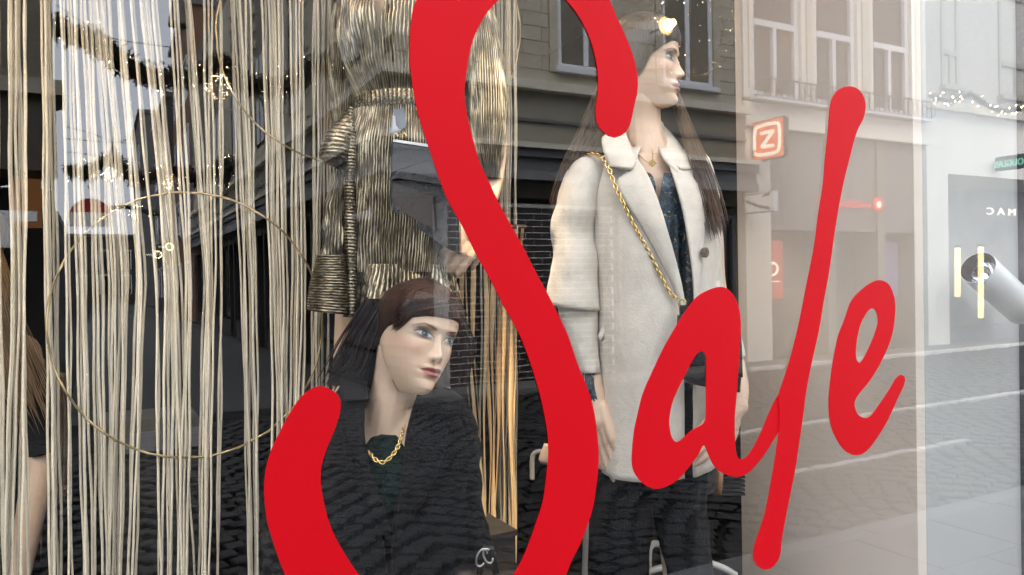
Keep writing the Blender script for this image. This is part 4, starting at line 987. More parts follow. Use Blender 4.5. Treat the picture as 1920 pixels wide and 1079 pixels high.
# ================================================================== blond mannequin behind the cords
mb_ = thing('mannequin', 'blond mannequin in black with a bare bent elbow, half hidden behind the cords', 'mannequin', (-0.25, 1.22, 0.02), 'shop mannequins')
C_b = Q(-62, 455, 2.15); g_b = -FWD * .7 - RGT * .7
hb_ = Q(28, 1120, 1.98)
tbb = [(np.array([C_b - (0, 0, .05), Q(-58, 590, 2.2), Q(-58, 650, 2.2)]), [.052, .048, .06]),
       (np.array([Q(40, 660, 2.18), Q(66, 770, 2.12), Q(72, 868, 2.08), Q(58, 960, 2.03), hb_]), [.05, .043, .040, .035, .024]),
       (np.array([Q(-150, 660, 2.2), Q(-165, 800, 2.16), Q(-150, 940, 2.1), Q(-100, 1040, 2.02)]), [.05, .043, .036, .026]),
       (np.array([Q(-90, 1000, 2.2), Q(-90, 1250, 2.2), Q(-90, 1500, 2.2)]), [.08, .055, .035]), (np.array([Q(20, 1000, 2.22), Q(25, 1250, 2.22), Q(25, 1500, 2.22)]), [.08, .055, .035])]
tbb += hand_tubes(hb_, Q(-5, 1180, 1.95) - hb_, RGT, 1)
body(mb_, tbb, [[(-150,640,40,640,2.2,.06),(-150,740,45,740,2.2,.10),(-120,860,20,860,2.2,.09),(-140,1020,50,1020,2.2,.11)]], (C_b, g_b, (0, 0, 1)), voxel=.0048)
loft('dress', [(-140,622,38,628,2.2,.06),(-165,680,60,680,2.2,.10),(-150,800,50,800,2.2,.12),(-140,900,60,900,2.2,.12),(-160,1010,72,1010,2.2,.14),(-165,1100,82,1100,2.2,.15)], M['black_cloth'], mb_, 40, 60, disp=folds(.01))
loft('sleeve', [(20,640,62,648,2.18,.045),(36,720,92,722,2.14,.065),(42,800,98,796,2.10,.065),(44,852,96,846,2.09,.058)], M['black_cloth'], mb_, 26, 40, disp=folds(.006), thick=.005)
hair_cap('hair', C_b, g_b, (0, 0, 1), M['hair_blond'], mb_, lambda ph: np.interp(np.abs(ph), [0, .5, .9, 1.25, 1.6, 2, 3.2], [6, 5.5, 3.6, 1, -4, -9, -10]))
strands('hair_lock', [[Q(-20,430,2.15),Q(10,520,2.08),Q(30,600,2.04),Q(70,700,2.02),Q(105,800,2.0)],[Q(-40,430,2.12),Q(-10,540,2.05),Q(10,640,2.02),Q(30,730,2.0),Q(70,820,2.0)],[Q(-70,440,2.1),Q(-50,560,2.04),Q(-40,660,2.0),Q(-20,760,1.99),Q(10,830,1.99)]], 260, .016, .0024, M['hair_blond'], mb_)
M['straw'] = mat('brown_straw', (0.13, 0.085, 0.05), .8, var=.5, nscale=60, stretch=(1, 1, .1), bump=.6)
sbg = thing('fringed_straw_bag', 'brown fringed straw bag by the bare elbow behind the cords', 'bag', tuple(Q(105, 900, 2.12)))
loft('bag_body', [(72,700,122,700,2.16,.03),(66,780,128,780,2.15,.05),(60,870,128,868,2.14,.06),(52,935,122,925,2.13,.06)], M['straw'], sbg, 30, 90, disp=lambda t, s, p: .005 * math.sin(t * 24) + .004 * fbm(p[0] * 30, p[2] * 8, p[1] * 30, 2), cap=True)
strands('fringe', [[Q(62,915,2.08),Q(58,940,2.07),Q(54,955,2.07)],[Q(120,905,2.08),Q(124,925,2.07),Q(122,942,2.07)]], 60, .006, .002, M['straw'], sbg)

# ================================================================== furniture in the display
ch = thing('tubular_chair', 'white tubular steel chair frame with black seat behind the coat mannequin', 'chair', tuple(Q(1230, 1100, 2.35)))
def rod(px, z, r=.011): tube('frame_tube', smooth([Q(a, b, zz) for (a, b), zz in zip(px, z)], 40), r, M['white_metal'], ch, n=12)
rod([(998,900),(998,862),(1004,849),(1022,846),(1060,842)], [2.3]*5, .0075)
rod([(1100,960),(1098,1020),(1096,1100),(1096,1300)], [2.3]*4, .0085)
rod([(1216,1300),(1216,1100),(1216,1040),(1220,1024),(1232,1020),(1262,1032),(1330,1058)], [2.3,2.3,2.3,2.31,2.33,2.36,2.42], .010)
rod([(1188,1084),(1230,1068),(1290,1055),(1330,1056),(1374,1076),(1378,1100),(1378,1300)], [2.25,2.28,2.33,2.36,2.38,2.38,2.38], .010)
loft('seat', [(1240,868,1344,862,2.32,.10),(1238,890,1345,890,2.32,.14),(1244,908,1342,908,2.32,.13)], M['leather'], ch, 12, 40, e=.6, cap=True)
tube('wooden_peg', [Q(1350, 878, 2.28), Q(1348, 905, 2.28), Q(1346, 927, 2.28)], [.011, .012, .011], M['wood'], ch, n=14)
hp = Q(1014, 858, 2.2)
loft('pink_tip', [(1020,832,1032,834,2.2,.008),(1013,850,1036,852,2.2,.012),(1010,864,1036,868,2.2,.010),(1016,871,1034,873,2.2,.004)], mat('pale_pink_plastic', (.6, .45, .38), .4, var=.03), ch, 12, 20, cap=True)
gp = thing('low_plinth', 'low grey display plinth behind the hanging cords', 'plinth', tuple(P(255, 855, 1.5)))
a_, b_ = P(185, 812, 1.5), P(345, 812, 1.5)
MB().box((a_[0], 1.45, .021), (b_[0] + .05, 1.9, a_[2] - .06)).build('plinth_body', M['shop_dark'], gp)
MB().box((a_[0] - .01, 1.43, a_[2] - .059), (b_[0] + .06, 1.92, a_[2])).build('plinth_top', mat('grey_board', (.14, .14, .14), .6), gp)
rk = thing('vent_grille', 'black slatted floor grille near the foot of the beige panel', 'grille', tuple(Q(1362, 905, 2.45)))
for k in range(6):
    c = Q(1366, 886 + 8 * k, 2.45); MB().obox(c, RGT * .05, UPV * .0035, FWD * .01).build('slat', M['lamp_black'], rk)
# ================================================================== the street mirrored in the pane
M['render'] = mat('greige_painted_blocks', (0.43, 0.385, 0.30), .75, var=.10, nscale=6, bump=.2, bscale=40)
M['joint'] = mat('dark_block_joint', (0.16, 0.145, 0.115), .9)
M['ledge'] = mat('ledge_paint', (0.58, 0.54, 0.45), .6, var=.1, nscale=9)
M['board'] = mat('olive_fascia_board', (0.25, 0.232, 0.18), .6, var=.08, nscale=4)
M['fascia'] = mat('slate_fascia', (0.10, 0.103, 0.107), .5, var=.1)
M['brick_dark'] = mat('dark_glazed_brick', (0.014, 0.010, 0.008), .5, var=.5, nscale=3, bump=.3)
M['mortar'] = mat('pale_mortar', (0.80, 0.79, 0.75), .9, var=.1, nscale=20)
M['white_frame'] = mat('white_window_paint', (0.66, 0.67, 0.70), .5, var=.05)
M['cream'] = mat('cream_facade_paint', (0.74, 0.70, 0.62), .7, var=.05, nscale=5)
M['brick3'] = mat('grey_brown_brick', (0.36, 0.33, 0.30), .85, var=.25, nscale=14, bump=.4, stretch=(.4, .4, 3))
M['darkshop'] = mat('dark_shopfront', (0.028, 0.026, 0.024), .5, var=.15)
M['win_glass'] = mat('dark_window_glass', (0.012, 0.013, 0.015), .06, var=.1, spec=.6)
M['iron'] = mat('wrought_iron', (0.03, 0.03, 0.03), .5)
M['cobble'] = mat('dark_basalt_cobble', (0.017, 0.017, 0.018), .5, var=.4, nscale=7, bump=.6, bscale=70)
island_random(M['cobble'], .5, 1.9)
M['bed'] = mat('cobble_joint_sand', (0.003, 0.003, 0.003), .95)
M['pale_cobble'] = mat('pale_granite_cobble', (0.60, 0.58, 0.54), .6, var=.25, nscale=9, bump=.3)
M['slab'] = mat('grey_paving_slab', (0.15, 0.145, 0.14), .7, var=.15, nscale=3, bump=.2)
def glow(name, col, s):
    m_ = mat(name, tuple(min(c, 1) * .25 for c in col), .5, var=0, emit=col, estr=s); m_.cycles.emission_sampling = 'NONE'
    return m_
M['fairy'] = glow('fairy_light', (1.0, .72, .42), 26)
M['orange_lit'] = glow('orange_light_box', (1.0, .17, .015), .85)
M['white_lit'] = glow('white_light_letter', (1.0, .88, .72), 1.1)
M['red_lit'] = glow('red_light_letter', (1.0, .05, .03), .7)
M['mint_lit'] = glow('mint_light_letter', (.25, 1.0, .7), .5)
M['tube_lit'] = glow('warm_tube_light', (1.0, .82, .42), 1.3)
M['yellow_lit'] = glow('yellow_light_ring', (1.0, .85, .35), 5)
M['shop_glow'] = glow('glowing_shop_wall', (1.0, .42, .15), .16)
def text_geo(s, size=1.0, depth=.02, spacing=1.0):
    cu_ = bpy.data.curves.new('t', 'FONT'); cu_.body = s; cu_.size = size; cu_.extrude = depth; cu_.space_character = spacing; cu_.resolution_u = 3
    o = bpy.data.objects.new('t', cu_); COL.objects.link(o)
    dg = bpy.context.evaluated_depsgraph_get(); me = bpy.data.meshes.new_from_object(o.evaluated_get(dg))
    v = np.zeros(len(me.vertices) * 3); me.vertices.foreach_get('co', v); f = [tuple(p.vertices) for p in me.polygons]
    bpy.data.objects.remove(o); bpy.data.curves.remove(cu_); bpy.data.meshes.remove(me)
    return v.reshape(-1, 3), f
def lettering(name, s, o, r, u, size, mat_, parent, spacing=1.0, fit=None):
    """o: lower left corner seen by a reader, r / u: reading and up direction"""
    v, f = text_geo(s, 1.0, .01, spacing)
    w = v[:, 0].max() - v[:, 0].min(); h = v[:, 1].max() - v[:, 1].min()
    sx = (fit / w) if fit else size / h
    r, u = np.asarray(r, float), np.asarray(u, float); n = np.cross(r, u)
    x = (v[:, :1] - v[:, 0].min()) * sx; y = (v[:, 1:2] - v[:, 1].min()) * size / h; z = v[:, 2:] * 1.0
    return mesh_obj(name, np.asarray(o) + x * r + y * u + (z + .012) * n, f, mat_, parent)
def D_of(px, x):      # how far a wall standing at x looks, for px
    a = math.atan((px - 960) / FPX) + YAW
    return x / math.tan(a)

# ---- ground
st_ = MB().box((-60, -140, -.06), (70, -1.58, -.022)).build('street', M['bed']); tag(st_, 'street bed between the cobbles', None, None, 'structure')
pv = MB().box((-8, -1.45, -.06), (14, -.021, .06)).build('pavement', M['slab']); tag(pv, 'grey slab pavement along the shop window', None, None, 'structure')
ORI[pv.name] = np.zeros(3)
sm_ = bpy.data.meshes.new('paving_slab'); b_ = MB().box((-.294, -.226, 0), (.294, .226, .022)); sm_.from_pydata(np.concatenate(b_.v).tolist(), [], b_.f); sm_.materials.append(M['slab'])
for i in range(-3, 14):
    for j in range(3):
        o = bpy.data.objects.new('paving_slab', sm_); COL.objects.link(o); o.parent = pv
        o.location = (i * .6 + .3 * (j % 2), -1.20 + .46 * j, .0605 + random.uniform(0, .002))
kb = MB()
for i in range(-6, 14): kb.box((i - .495, -1.575, -.02), (i + .495, -1.452, .072))
tag(kb.build('kerb', mat('granite_kerb', (.25, .245, .24), .7, var=.15)), 'granite kerb of the near pavement', None, None, 'structure')
# cobbles laid in fans
cob = []
for r in range(0, 66):
    for c in range(-10, 118):
        x = c * .142 + (r % 2) * .071
        u = (x / 1.55) % 1.0
        y = -1.70 - r * .116 - .36 * (1 - (2 * u - 1) ** 2) + .36
        sl = -.36 * (-4 * (2 * u - 1)) / 1.55
        if not (-7.15 < y < -1.64) or x < -1.3: continue
        cob.append((x + random.uniform(-.013, .013), y + random.uniform(-.011, .011), math.atan(sl) * .9 + random.uniform(-.16, .16), random.uniform(.74, .98), random.uniform(.76, .98), random.uniform(-.007, .007), random.random()))
cob = [c for c in cob if not ((abs(c[1] + 3.95) < .10 and c[0] > 4.9) or (abs(c[1] + 2.72) < .09 and 4.2 < c[0] < 6.3))]
def cob_v(c):
    x, y, a, sx, sy, dz, _ = c
    ca, sa = math.cos(a), math.sin(a)
    out = []
    for (h, k) in ((-.02 , 1.0), (.006 + dz, 1.0), (.012 + dz, .86)):
        for qx, qy in ((-1, -1), (1, -1), (1, 1), (-1, 1)):
            px_, py_ = qx * (.0640 * sx) * k, qy * (.0515 * sy) * k
            out.append((x + px_ * ca - py_ * sa, y + px_ * sa + py_ * ca, h))
    return out
CF = [(8, 9, 10, 11)] + [(a + b, a + (b + 1) % 4, a + 4 + (b + 1) % 4, a + 4 + b) for a in (0, 4) for b in range(4)]
cob.sort(key=lambda c: (c[0] - .7) ** 2 + (c[1] + 1.0) ** 2 if c[0] > -.4 else 99)
for c in cob[:290]:
    v = np.array(cob_v(c)); ctr = np.array((c[0], c[1], 0))
    o = mesh_obj('cobble', v, CF, M['cobble'], st_)
rest = MB()
for c in cob[290:]: rest.add(cob_v(c), CF)
tag(rest.build('cobbles', M['cobble'], st_), kind='stuff')
# pale gutter rows
for nm, y0, x0, x1 in (('gutter', -3.95, 4.95, 14.3), ('drain_row', -2.72, 4.2, 6.25)):
    g_ = MB(); x = x0
    while x < x1:
        l = random.uniform(.09, .15)
        for yy in ((-.05, .0), (.004, .05)) if nm == 'gutter' else ((-.045, .045),):
            g_.add(np.array(cob_v((0, 0, 0, 1, 1, random.uniform(-.002, .006), 0))) * np.array((l / .142, (yy[1] - yy[0]) / .116, 1)) + (x + l / 2 + random.uniform(-.02, .02), y0 + (yy[0] + yy[1]) / 2, .002), CF)
        x += l + .008
    tag(g_.build(nm, M['pale_cobble']), 'pale row of granite setts in the dark street', None, None, 'structure')
op = MB().box((3.0, -7.86, -.02), (24, -7.25, .05)); tag(op.build('far_pavement', M['slab']), 'narrow pavement along the houses opposite', None, None, 'structure')
tag(MB().box((8.4, -7.249, -.02), (24, -7.13, .056)).build('far_kerb', M['pale_cobble']), 'pale kerb along the houses opposite', None, None, 'structure')
lane = MB().box((-.3, -70, -.02), (3.2, -7.9, -.004)).build('lane', mat('lane_cobbles', (.05, .05, .05), .6, var=.4, nscale=12, bump=1.0, bscale=14)); tag(lane, 'cobbled lane running away between the houses', None, None, 'structure')

# ---- corner house
CX, BX = 3.25, 9.0
zc1, zc2, zc3, zc4 = F(1166, 180)[2], F(1196, 240)[2], F(1217, 297)[2], F(1206, 352)[2]
h1 = thing('corner_house', 'greige painted block house on the corner, mirrored behind the coat mannequin', 'house', (CX + 2, STREET_Y - 2, 0))
def wrap(mb, z0, z1, out, x1=BX, y1=-30.0):
    """band along the front and round the corner along the lane"""
    mb.box((CX - out, STREET_Y - .001, z0), (x1, STREET_Y + out, z1)); mb.box((CX - out, y1, z0), (CX, STREET_Y - .001, z1))
MB().box((CX + .02, -30, 2.5), (BX, STREET_Y - .02, 9.6)).build('wall', M['joint'], h1)
MB().box((CX + .3, -30, 0), (BX, STREET_Y - .5, 2.5)).build('ground_floor', M['darkshop'], h1)
w_ = MB(); wrap(w_, zc1 - .10, zc1 + .02, .20); w_.build('ledge', M['ledge'], h1)
w_ = MB(); wrap(w_, zc2 - .03, zc1 - .101, .06); w_.build('fascia_board', M['board'], h1)
w_ = MB(); wrap(w_, zc2 - .075, zc2 - .031, .09); w_.build('moulding', M['fascia'], h1)
w_ = MB(); wrap(w_, zc3 + .02, zc2 - .076, .05); w_.build('fascia_board', M['board'], h1)
w_ = MB(); wrap(w_, zc3 - .05, zc3 + .019, .40); w_.build('cornice', M['ledge'], h1)
w_ = MB(); wrap(w_, zc3 - .16, zc3 - .051, .34); wrap(w_, zc4 + .10, zc3 - .161, .28); w_.build('shop_fascia', M['fascia'], h1)
w_ = MB(); wrap(w_, zc4 - .02, zc4 + .099, .33); w_.build('cornice', mat('grey_moulding', (.16, .16, .165), .5), h1)
# blocks
zs = F(1300, 168)[2]
bm_ = bpy.data.meshes.new('wall_block'); b_ = MB().box((-.247, -.03, -.092), (.247, .0, .092)); bm_.from_pydata(np.concatenate(b_.v).tolist(), [], b_.f); bm_.materials.append(M['render'])
winA, winB = (5.60, 6.55), (7.42, 8.40)
for r in range(15):
    z = zc1 + .02 + .10 + r * .192
    spans = [(CX + .005, winA[0] - .135), (winA[1] + .135, winB[0] - .135), (winB[1] + .135, BX - .01)] if z > zs - .09 else [(CX + .005, BX - .01)]
    for s0, s1 in spans:
        x = s0 - (.30 if r % 2 else 0)
        while x < s1:
            a, b = max(x + .004, s0), min(x + .596, s1)
            if b - a > .05:
                o = bpy.data.objects.new('wall_block', bm_); COL.objects.link(o); o.parent = h1
                o.location = Vector(np.array(((a + b) / 2, STREET_Y + .010 + random.uniform(-.002, .002), z)) - ORI[h1.name]); o.scale = ((b - a) / .494, 1, 1)
            x += .6
lb = MB()
for r in range(26):
    z = zc1 + .12 + r * .192; y = STREET_Y - .26 - (.25 if r % 2 else 0)
    while y > -29.5:
        if not ((y % 3.4) < 1.3 and z > zc1 + .5):
            if y > -12.0 and r < 15:
                o = bpy.data.objects.new('wall_block', bm_); COL.objects.link(o); o.parent = h1; o.rotation_euler = (0, 0, -math.pi / 2)
                o.location = Vector(np.array((CX - .012, y, z)) - ORI[h1.name])
            else: lb.box((CX - .012, y - .247, z - .092), (CX + .02, y + .247, z + .092))
        y -= .502
lb.build('wall_block', M['render'], h1); h1.children[-1]['kind'] = 'stuff'
def window(parent, x0, x1, z0, z1, zt, y, mull=True, ft=.07, fm='white_frame'):
    w = MB()
    w.box((x0, y - .06, z0), (x0 + ft, y + .02, z1)); w.box((x1 - ft, y - .06, z0), (x1, y + .02, z1))
    w.box((x0 + ft, y - .06, z0), (x1 - ft, y + .02, z0 + ft)); w.box((x0 + ft, y - .06, z1 - ft), (x1 - ft, y + .02, z1))
    if zt: w.box((x0 + ft, y - .05, zt - .05), (x1 - ft, y + .03, zt + .05))
    xm = (x0 + x1) / 2
    if mull: w.box((xm - .04, y - .055, z0 + ft), (xm + .04, y + .025, (zt - .05) if zt else z1 - ft))
    f = w.build('window', M[fm], parent)
    MB().box((x0 + ft * .5, y - .055, z0 + ft * .5), (x1 - ft * .5, y - .045, z1 - ft * .5)).build('pane', M['win_glass'], f)
    MB().box((x0 - .06, y - .06, z0 - .07), (x1 + .06, y + .12, z0 - .001)).build('sill', M[fm], f)
    return f
for a, b in (winA, winB):
    window(h1, a, b, zs + .05, 6.3, 5.75, STREET_Y - .02)
    s = MB(); s.box((a - .13, STREET_Y - .02, zs - .02), (a - .001, STREET_Y + .03, 6.45)); s.box((b + .001, STREET_Y - .02, zs - .02), (b + .13, STREET_Y + .03, 6.45)); s.build('window_surround', M['render'], h1)
for k in range(6):
    y1 = STREET_Y - 1.2 - 3.4 * k; s = MB()
    s.box((CX - .03, y1 - 1.15, zc1 + .5), (CX + .02, y1 - 1.05, 6.4)); s.box((CX - .03, y1 - .1, zc1 + .5), (CX + .02, y1, 6.4)); s.box((CX - .02, y1 - .62, zc1 + .5), (CX + .02, y1 - .54, 6.4))
    f_ = s.build('window', M['board'], h1)
    MB().box((CX - .012, y1 - 1.05, zc1 + .5), (CX + .01, y1 - .1, 6.4)).build('pane', M['win_glass'], f_)
# glazed brick wall of the ground floor
bw0, bw1 = F(842, 560)[0], F(1152, 560)[0]
MB().box((bw0, STREET_Y - .5, 0), (bw1 - .005, STREET_Y - .012, 2.42)).build('mortar_bed', M['mortar'], h1)
bk_ = bpy.data.meshes.new('brick'); b_ = MB().box((-.117, -.02, -.0368), (.117, .0, .0368)); bk_.from_pydata(np.concatenate(b_.v).tolist(), [], b_.f); bk_.materials.append(M['brick_dark'])
for r in range(28):
    x = bw0 - (.126 if r % 2 else 0)
    while x < bw1:
        a, b = max(x + .004, bw0), min(x + .248, bw1 - .006)
        if b - a > .04:
            o = bpy.data.objects.new('brick', bk_); COL.objects.link(o); o.parent = h1
            o.location = Vector(np.array(((a + b) / 2, STREET_Y - .009 + random.uniform(-.001, .001), .05 + r * .0845)) - ORI[h1.name]); o.scale = ((b - a) / .234, 1, 1)
        x += .252
for x0, x1 in ((bw1 + .15, bw1 + 1.25), (bw1 + 1.4, BX - .1)):
    window(h1, x0, x1, .35, 2.35, None, STREET_Y - .10, False, .06, 'fascia')
# lane shop windows
for k in range(5):
    y1 = STREET_Y - .7 - 4.2 * k; s = MB()
    for yy in (0, 1.7, 3.4): s.box((CX - .02, y1 - yy - .12, 0), (CX + .25, y1 - yy, 2.5))
    s.box((CX - .01, y1 - 3.28, 0), (CX + .2, y1 - .12, .45))
    f_ = s.build('shop_window', M['darkshop'], h1)
    MB().box((CX + .05, y1 - 3.4, .5), (CX + .07, y1 - .12, 2.4)).build('pane', M['win_glass'], f_)
wl_ = thing('wall_lamp', 'glowing warm round lamp on the corner house, mirrored over the profile head', 'wall lamp', tuple(F(1253, 47, -7.45)))
lc = F(1253, 47, -7.45)
v = np.concatenate([lc + .075 * np.stack([np.sin(a) * np.cos(q), np.sin(a) * np.sin(q), np.full(24, math.cos(a))], 1) for a in np.linspace(.02, 3.12, 14) for q in [np.linspace(0, 2 * math.pi, 24, endpoint=False)]])
mesh_obj('globe', v, [(i * 24 + k, i * 24 + (k + 1) % 24, (i + 1) * 24 + (k + 1) % 24, (i + 1) * 24 + k) for i in range(13) for k in range(24)], glow('lamp_globe', (1.0, .80, .52), 60), wl_, smooth_=True)
dv = np.concatenate([lc + np.stack([r_ * np.cos(np.linspace(0, 2 * math.pi, 32, endpoint=False)), np.full(32, -.10 + y_), r_ * np.sin(np.linspace(0, 2 * math.pi, 32, endpoint=False))], 1) for r_, y_ in ((.02, 0), (.06, .004), (.10, .02), (.135, .05))])
mesh_obj('halo_dish', dv, [(i * 32 + k, i * 32 + (k + 1) % 32, (i + 1) * 32 + (k + 1) % 32, (i + 1) * 32 + k) for i in range(3) for k in range(32)], mat('halo_brass', (.75, .5, .25), .5), wl_, smooth_=True, thick=.004)  # added dish, imitates the orange halo around the lamp
tube('arm', [lc + (0, -.1, 0), (lc[0], STREET_Y, lc[2])], .015, M['iron'], wl_)
pl2 = bpy.data.lights.new('lamp_light', 'POINT'); pl2.energy = .7; pl2.color = (1, .7, .4); pl2.shadow_soft_size = .06
po2 = bpy.data.objects.new('lamp_light', pl2); COL.objects.link(po2); po2.parent = wl_; po2.location = (0, .09, 0)
# projecting signs
def proj_sign(name, label, px0, px1, y0, y1, face, side, text=None, th=.10):
    x = math.tan(math.atan((px0 - 960) / FPX) + YAW) * 8.95
    ya, yb = -(8.95 - 1.15), -(D_of(px1, x) - 1.15)
    zt, zb = P(px0, y0, -ya)[2], P(px0, y1, -ya)[2]
    t = thing(name, label, 'sign', (x, ya, zb))
    MB().box((x + .004, ya, zb), (x + th, yb, zt)).build('sign_box', side, t)
    MB().box((x - .004, ya + .02, zb + .02), (x + .0035, yb - .02, zt - .02)).build('sign_face', face, t)
    tube('bracket', [(x + th / 2, STREET_Y, (zt + zb) / 2), (x + th / 2, ya + .02, (zt + zb) / 2)], .015, M['iron'], t)
    return t, x - .006, ya, yb, zb, zt
t, x, ya, yb, zb, zt = proj_sign('projecting_sign', 'orange lit box sign with a white rounded emblem', 1415, 1474, 232, 305, M['orange_lit'], M['iron'])
W_, H_ = yb - ya, zt - zb
def S2(u, w): return np.array((x - .008, yb - u * W_, zb + w * H_))       # reader's left edge is the outer edge
def stroke(pts, r, nm='emblem_stroke', mt='white_lit', pr=None):
    return tube(nm, smooth([S2(*p) for p in pts], 40), r, M[mt], pr or t, n=8)
stroke([(.92, .30), (.90, .76), (.78, .86), (.24, .86), (.13, .74), (.13, .26), (.24, .14), (.76, .14), (.90, .2)], .026)
MB().add(*tube_geo([S2(.30, .68), S2(.70, .68)], .028, 8)).add(*tube_geo([S2(.30, .68), S2(.68, .34)], .028, 8)).add(*tube_geo([S2(.68, .34), S2(.30, .32)], .028, 8)).build('emblem_letter', M['white_lit'], t)
t, x, ya, yb, zb, zt = proj_sign('projecting_sign', 'brown projecting sign with pale letters W E', 1182, 1241, 262, 318, mat('brown_face', (.17, .12, .085), .5), M['iron'])
lettering('letters', 'WE', (x - .002, yb - .06, zb + .16), (0, -1, 0), (0, 0, 1), .26, glow('pale_letter_glow', (.9, .8, .65), .16), t, fit=.42)  # letters glow slightly, their pale tone is light put into the material
t, x, ya, yb, zb, zt = proj_sign('projecting_sign', 'small white box sign with a swirl of black dots', 1398, 1452, 366, 402, glow('white_sign', (.9, .85, .75), .40), M['white_frame'])
W_, H_ = yb - ya, zt - zb
for i in range(16):
    a = i / 15; MB().add(*tube_geo([S2(.08 + .84 * a, .18 + .5 * a ** 1.7), S2(.08 + .84 * a, .18 + .5 * a ** 1.7) - (.004, 0, 0)], .008 + .022 * abs(math.sin(i * 2.3)), 10)).build('dot', M['iron'], t)
lettering('letters', 'Elin', (x - .004, yb - .05, zb + H_ * .78), (0, -1, 0), (0, 0, 1), .05, mat('dark_red_letter', (.25, .01, .02), .5), t, fit=.12)
t, x, ya, yb, zb, zt = proj_sign('projecting_sign', 'dark projecting sign with mint lit letters above the brick house shop', 1868, 1935, 296, 322, M['darkshop'], M['darkshop'])
lettering('letters', 'DOUGLAS', (x - .004, yb - .02, zb + .06), (0, -1, 0), (0, 0, 1), .13, M['mint_lit'], t, fit=abs(yb - ya) * .95)

# ---- cream house with tall white windows
h2 = thing('cream_house', 'cream house with three tall white windows and an iron balcony rail', 'house', (11.3, STREET_Y - 2, 0))
zb0, zsl, ztr = F(1600, 262)[2], F(1455, 184)[2], F(1455, 46)[2]
HX0, HX1 = 9.03, 13.6
MB().box((HX0, -16, zb0), (HX1, STREET_Y - .14, 9.5)).build('wall', M['cream'], h2)
wx = [(F(1409, 100)[0], F(1501, 100)[0]), (F(1527, 100)[0], F(1606, 100)[0]), (F(1634, 100)[0], F(1707, 100)[0])]
xs = [HX0] + [q for w in wx for q in w] + [HX1]
for i in range(0, 8, 2):
    MB().box((xs[i], STREET_Y - .139, zsl - .05), (xs[i + 1], STREET_Y + .02, 8.2)).build('pilaster', M['cream'], h2)
    MB().box((xs[i] + .1, STREET_Y + .0205, zsl + .1), (xs[i + 1] - .1, STREET_Y + .05, 8.0)).build('pilaster_face', M['ledge'], h2)
for a, b in wx: window(h2, a + .01, b - .01, zsl, ztr + 1.35, ztr, STREET_Y - .06, True, .09)
MB().box((HX0, STREET_Y - .13, zsl - .5), (HX1, STREET_Y + .05, zsl - .12)).build('lintel', M['cream'], h2)
MB().box((HX0, STREET_Y - .13, zb0 + .02), (HX1, STREET_Y + .10, zsl - .501)).build('beam', M['ledge'], h2)
MB().box((HX0, STREET_Y - .6, 0), (HX1, STREET_Y - .5, zb0)).build('shopfront_back', mat('grey_shopfront', (.16, .15, .145), .5, var=.2, nscale=2), h2)
for x_, w2 in ((HX0, .55), (10.9, .2), (12.2, .2), (HX1 - .35, .35)):
    MB().box((x_, STREET_Y - .49, 0), (x_ + w2, STREET_Y + .02, zb0)).build('shop_pillar', M['board'] if x_ > 9.5 else M['cream'], h2)
MB().box((HX0 + .551, STREET_Y - .49, 2.15), (HX1 - .351, STREET_Y - .02, zb0)).build('shop_fascia', mat('grey_fascia', (.20, .19, .18), .6), h2)
rl = thing('balcony_rail', 'black wrought iron rail with rings along the tall windows', 'railing', (11.3, STREET_Y + .18, zsl - .1))
rz0, rz1 = zsl - .06, zsl + .24
for z in (rz0, rz1): MB().box((HX0 + .1, STREET_Y + .15, z), (HX1 - .05, STREET_Y + .175, z + .022)).build('rail', M['iron'], rl)
MB().box((HX0 + .1, STREET_Y + .05, rz0 - .045), (HX1 - .05, STREET_Y + .2, rz0 - .001)).build('base_strip', M['white_frame'], rl)
for i in range(34):
    x_ = HX0 + .15 + i * .132
    MB().box((x_, STREET_Y + .155, rz0 + .022), (x_ + .014, STREET_Y + .169, rz1)).build('baluster', M['iron'], rl)
    if i % 2: tube('ring', [(x_ + .07 + .055 * math.cos(a), STREET_Y + .162, (rz0 + rz1) / 2 + .1 * math.sin(a)) for a in np.linspace(0, 2 * math.pi, 16, endpoint=False)], .007, M['iron'], rl, n=5, closed=True)
def panel(name, label, cat, px0, px1, y0, y1, mt, Y=STREET_Y - .2):
    a, b = F(px0, y0, Y), F(px1, y1, Y); zt_, zb_ = F((px0 + px1) / 2, y0, Y)[2], F((px0 + px1) / 2, y1, Y)[2]
    t_ = thing(name, label, cat, (a[0], Y, zb_)); MB().box((a[0], Y - .03, zb_), (b[0], Y, zt_)).build('board', mt, t_)
    return t_, a[0], b[0], zb_, zt_
t, x0, x1, zb, zt = panel('poster', 'red vertical poster with a white round emblem in the shop opposite', 'poster', 1428, 1469, 452, 562, glow('red_poster_glow', (1.0, .10, .08), .30))  # poster given its own glow for brightness
tube('emblem', [((x0 + x1) / 2 + .1 * math.cos(a), STREET_Y - .19, (zb * .48 + zt * .52) + .1 * math.sin(a)) for a in np.linspace(0, 2 * math.pi, 20, endpoint=False)], .022, M['white_lit'], t, n=6, closed=True)
MB().box((x0 + .08, STREET_Y - .198, zb + .42 * (zt - zb) - .12), (x1 - .08, STREET_Y - .19, zb + .42 * (zt - zb) - .1)).build('print_line', M['white_lit'], t)
panel('poster', 'purple and white poster in the shop opposite', 'poster', 1660, 1684, 455, 556, glow('purple_poster_glow', (.40, .30, .7), .10))  # faint glow put into this poster as well
a, b = F(1652, 392, STREET_Y + .02), F(1560, 392, STREET_Y + .02)
vs = thing('shop_lettering', 'red lit shop lettering with a round red emblem', 'sign', tuple(a))
zz = F(1606, 390, STREET_Y + .02)[2]
lettering('letters', 'vodafone', (a[0] - .28, STREET_Y + .02, zz), (-1, 0, 0), (0, 0, 1), .14, M['red_lit'], vs, fit=a[0] - .28 - b[0])
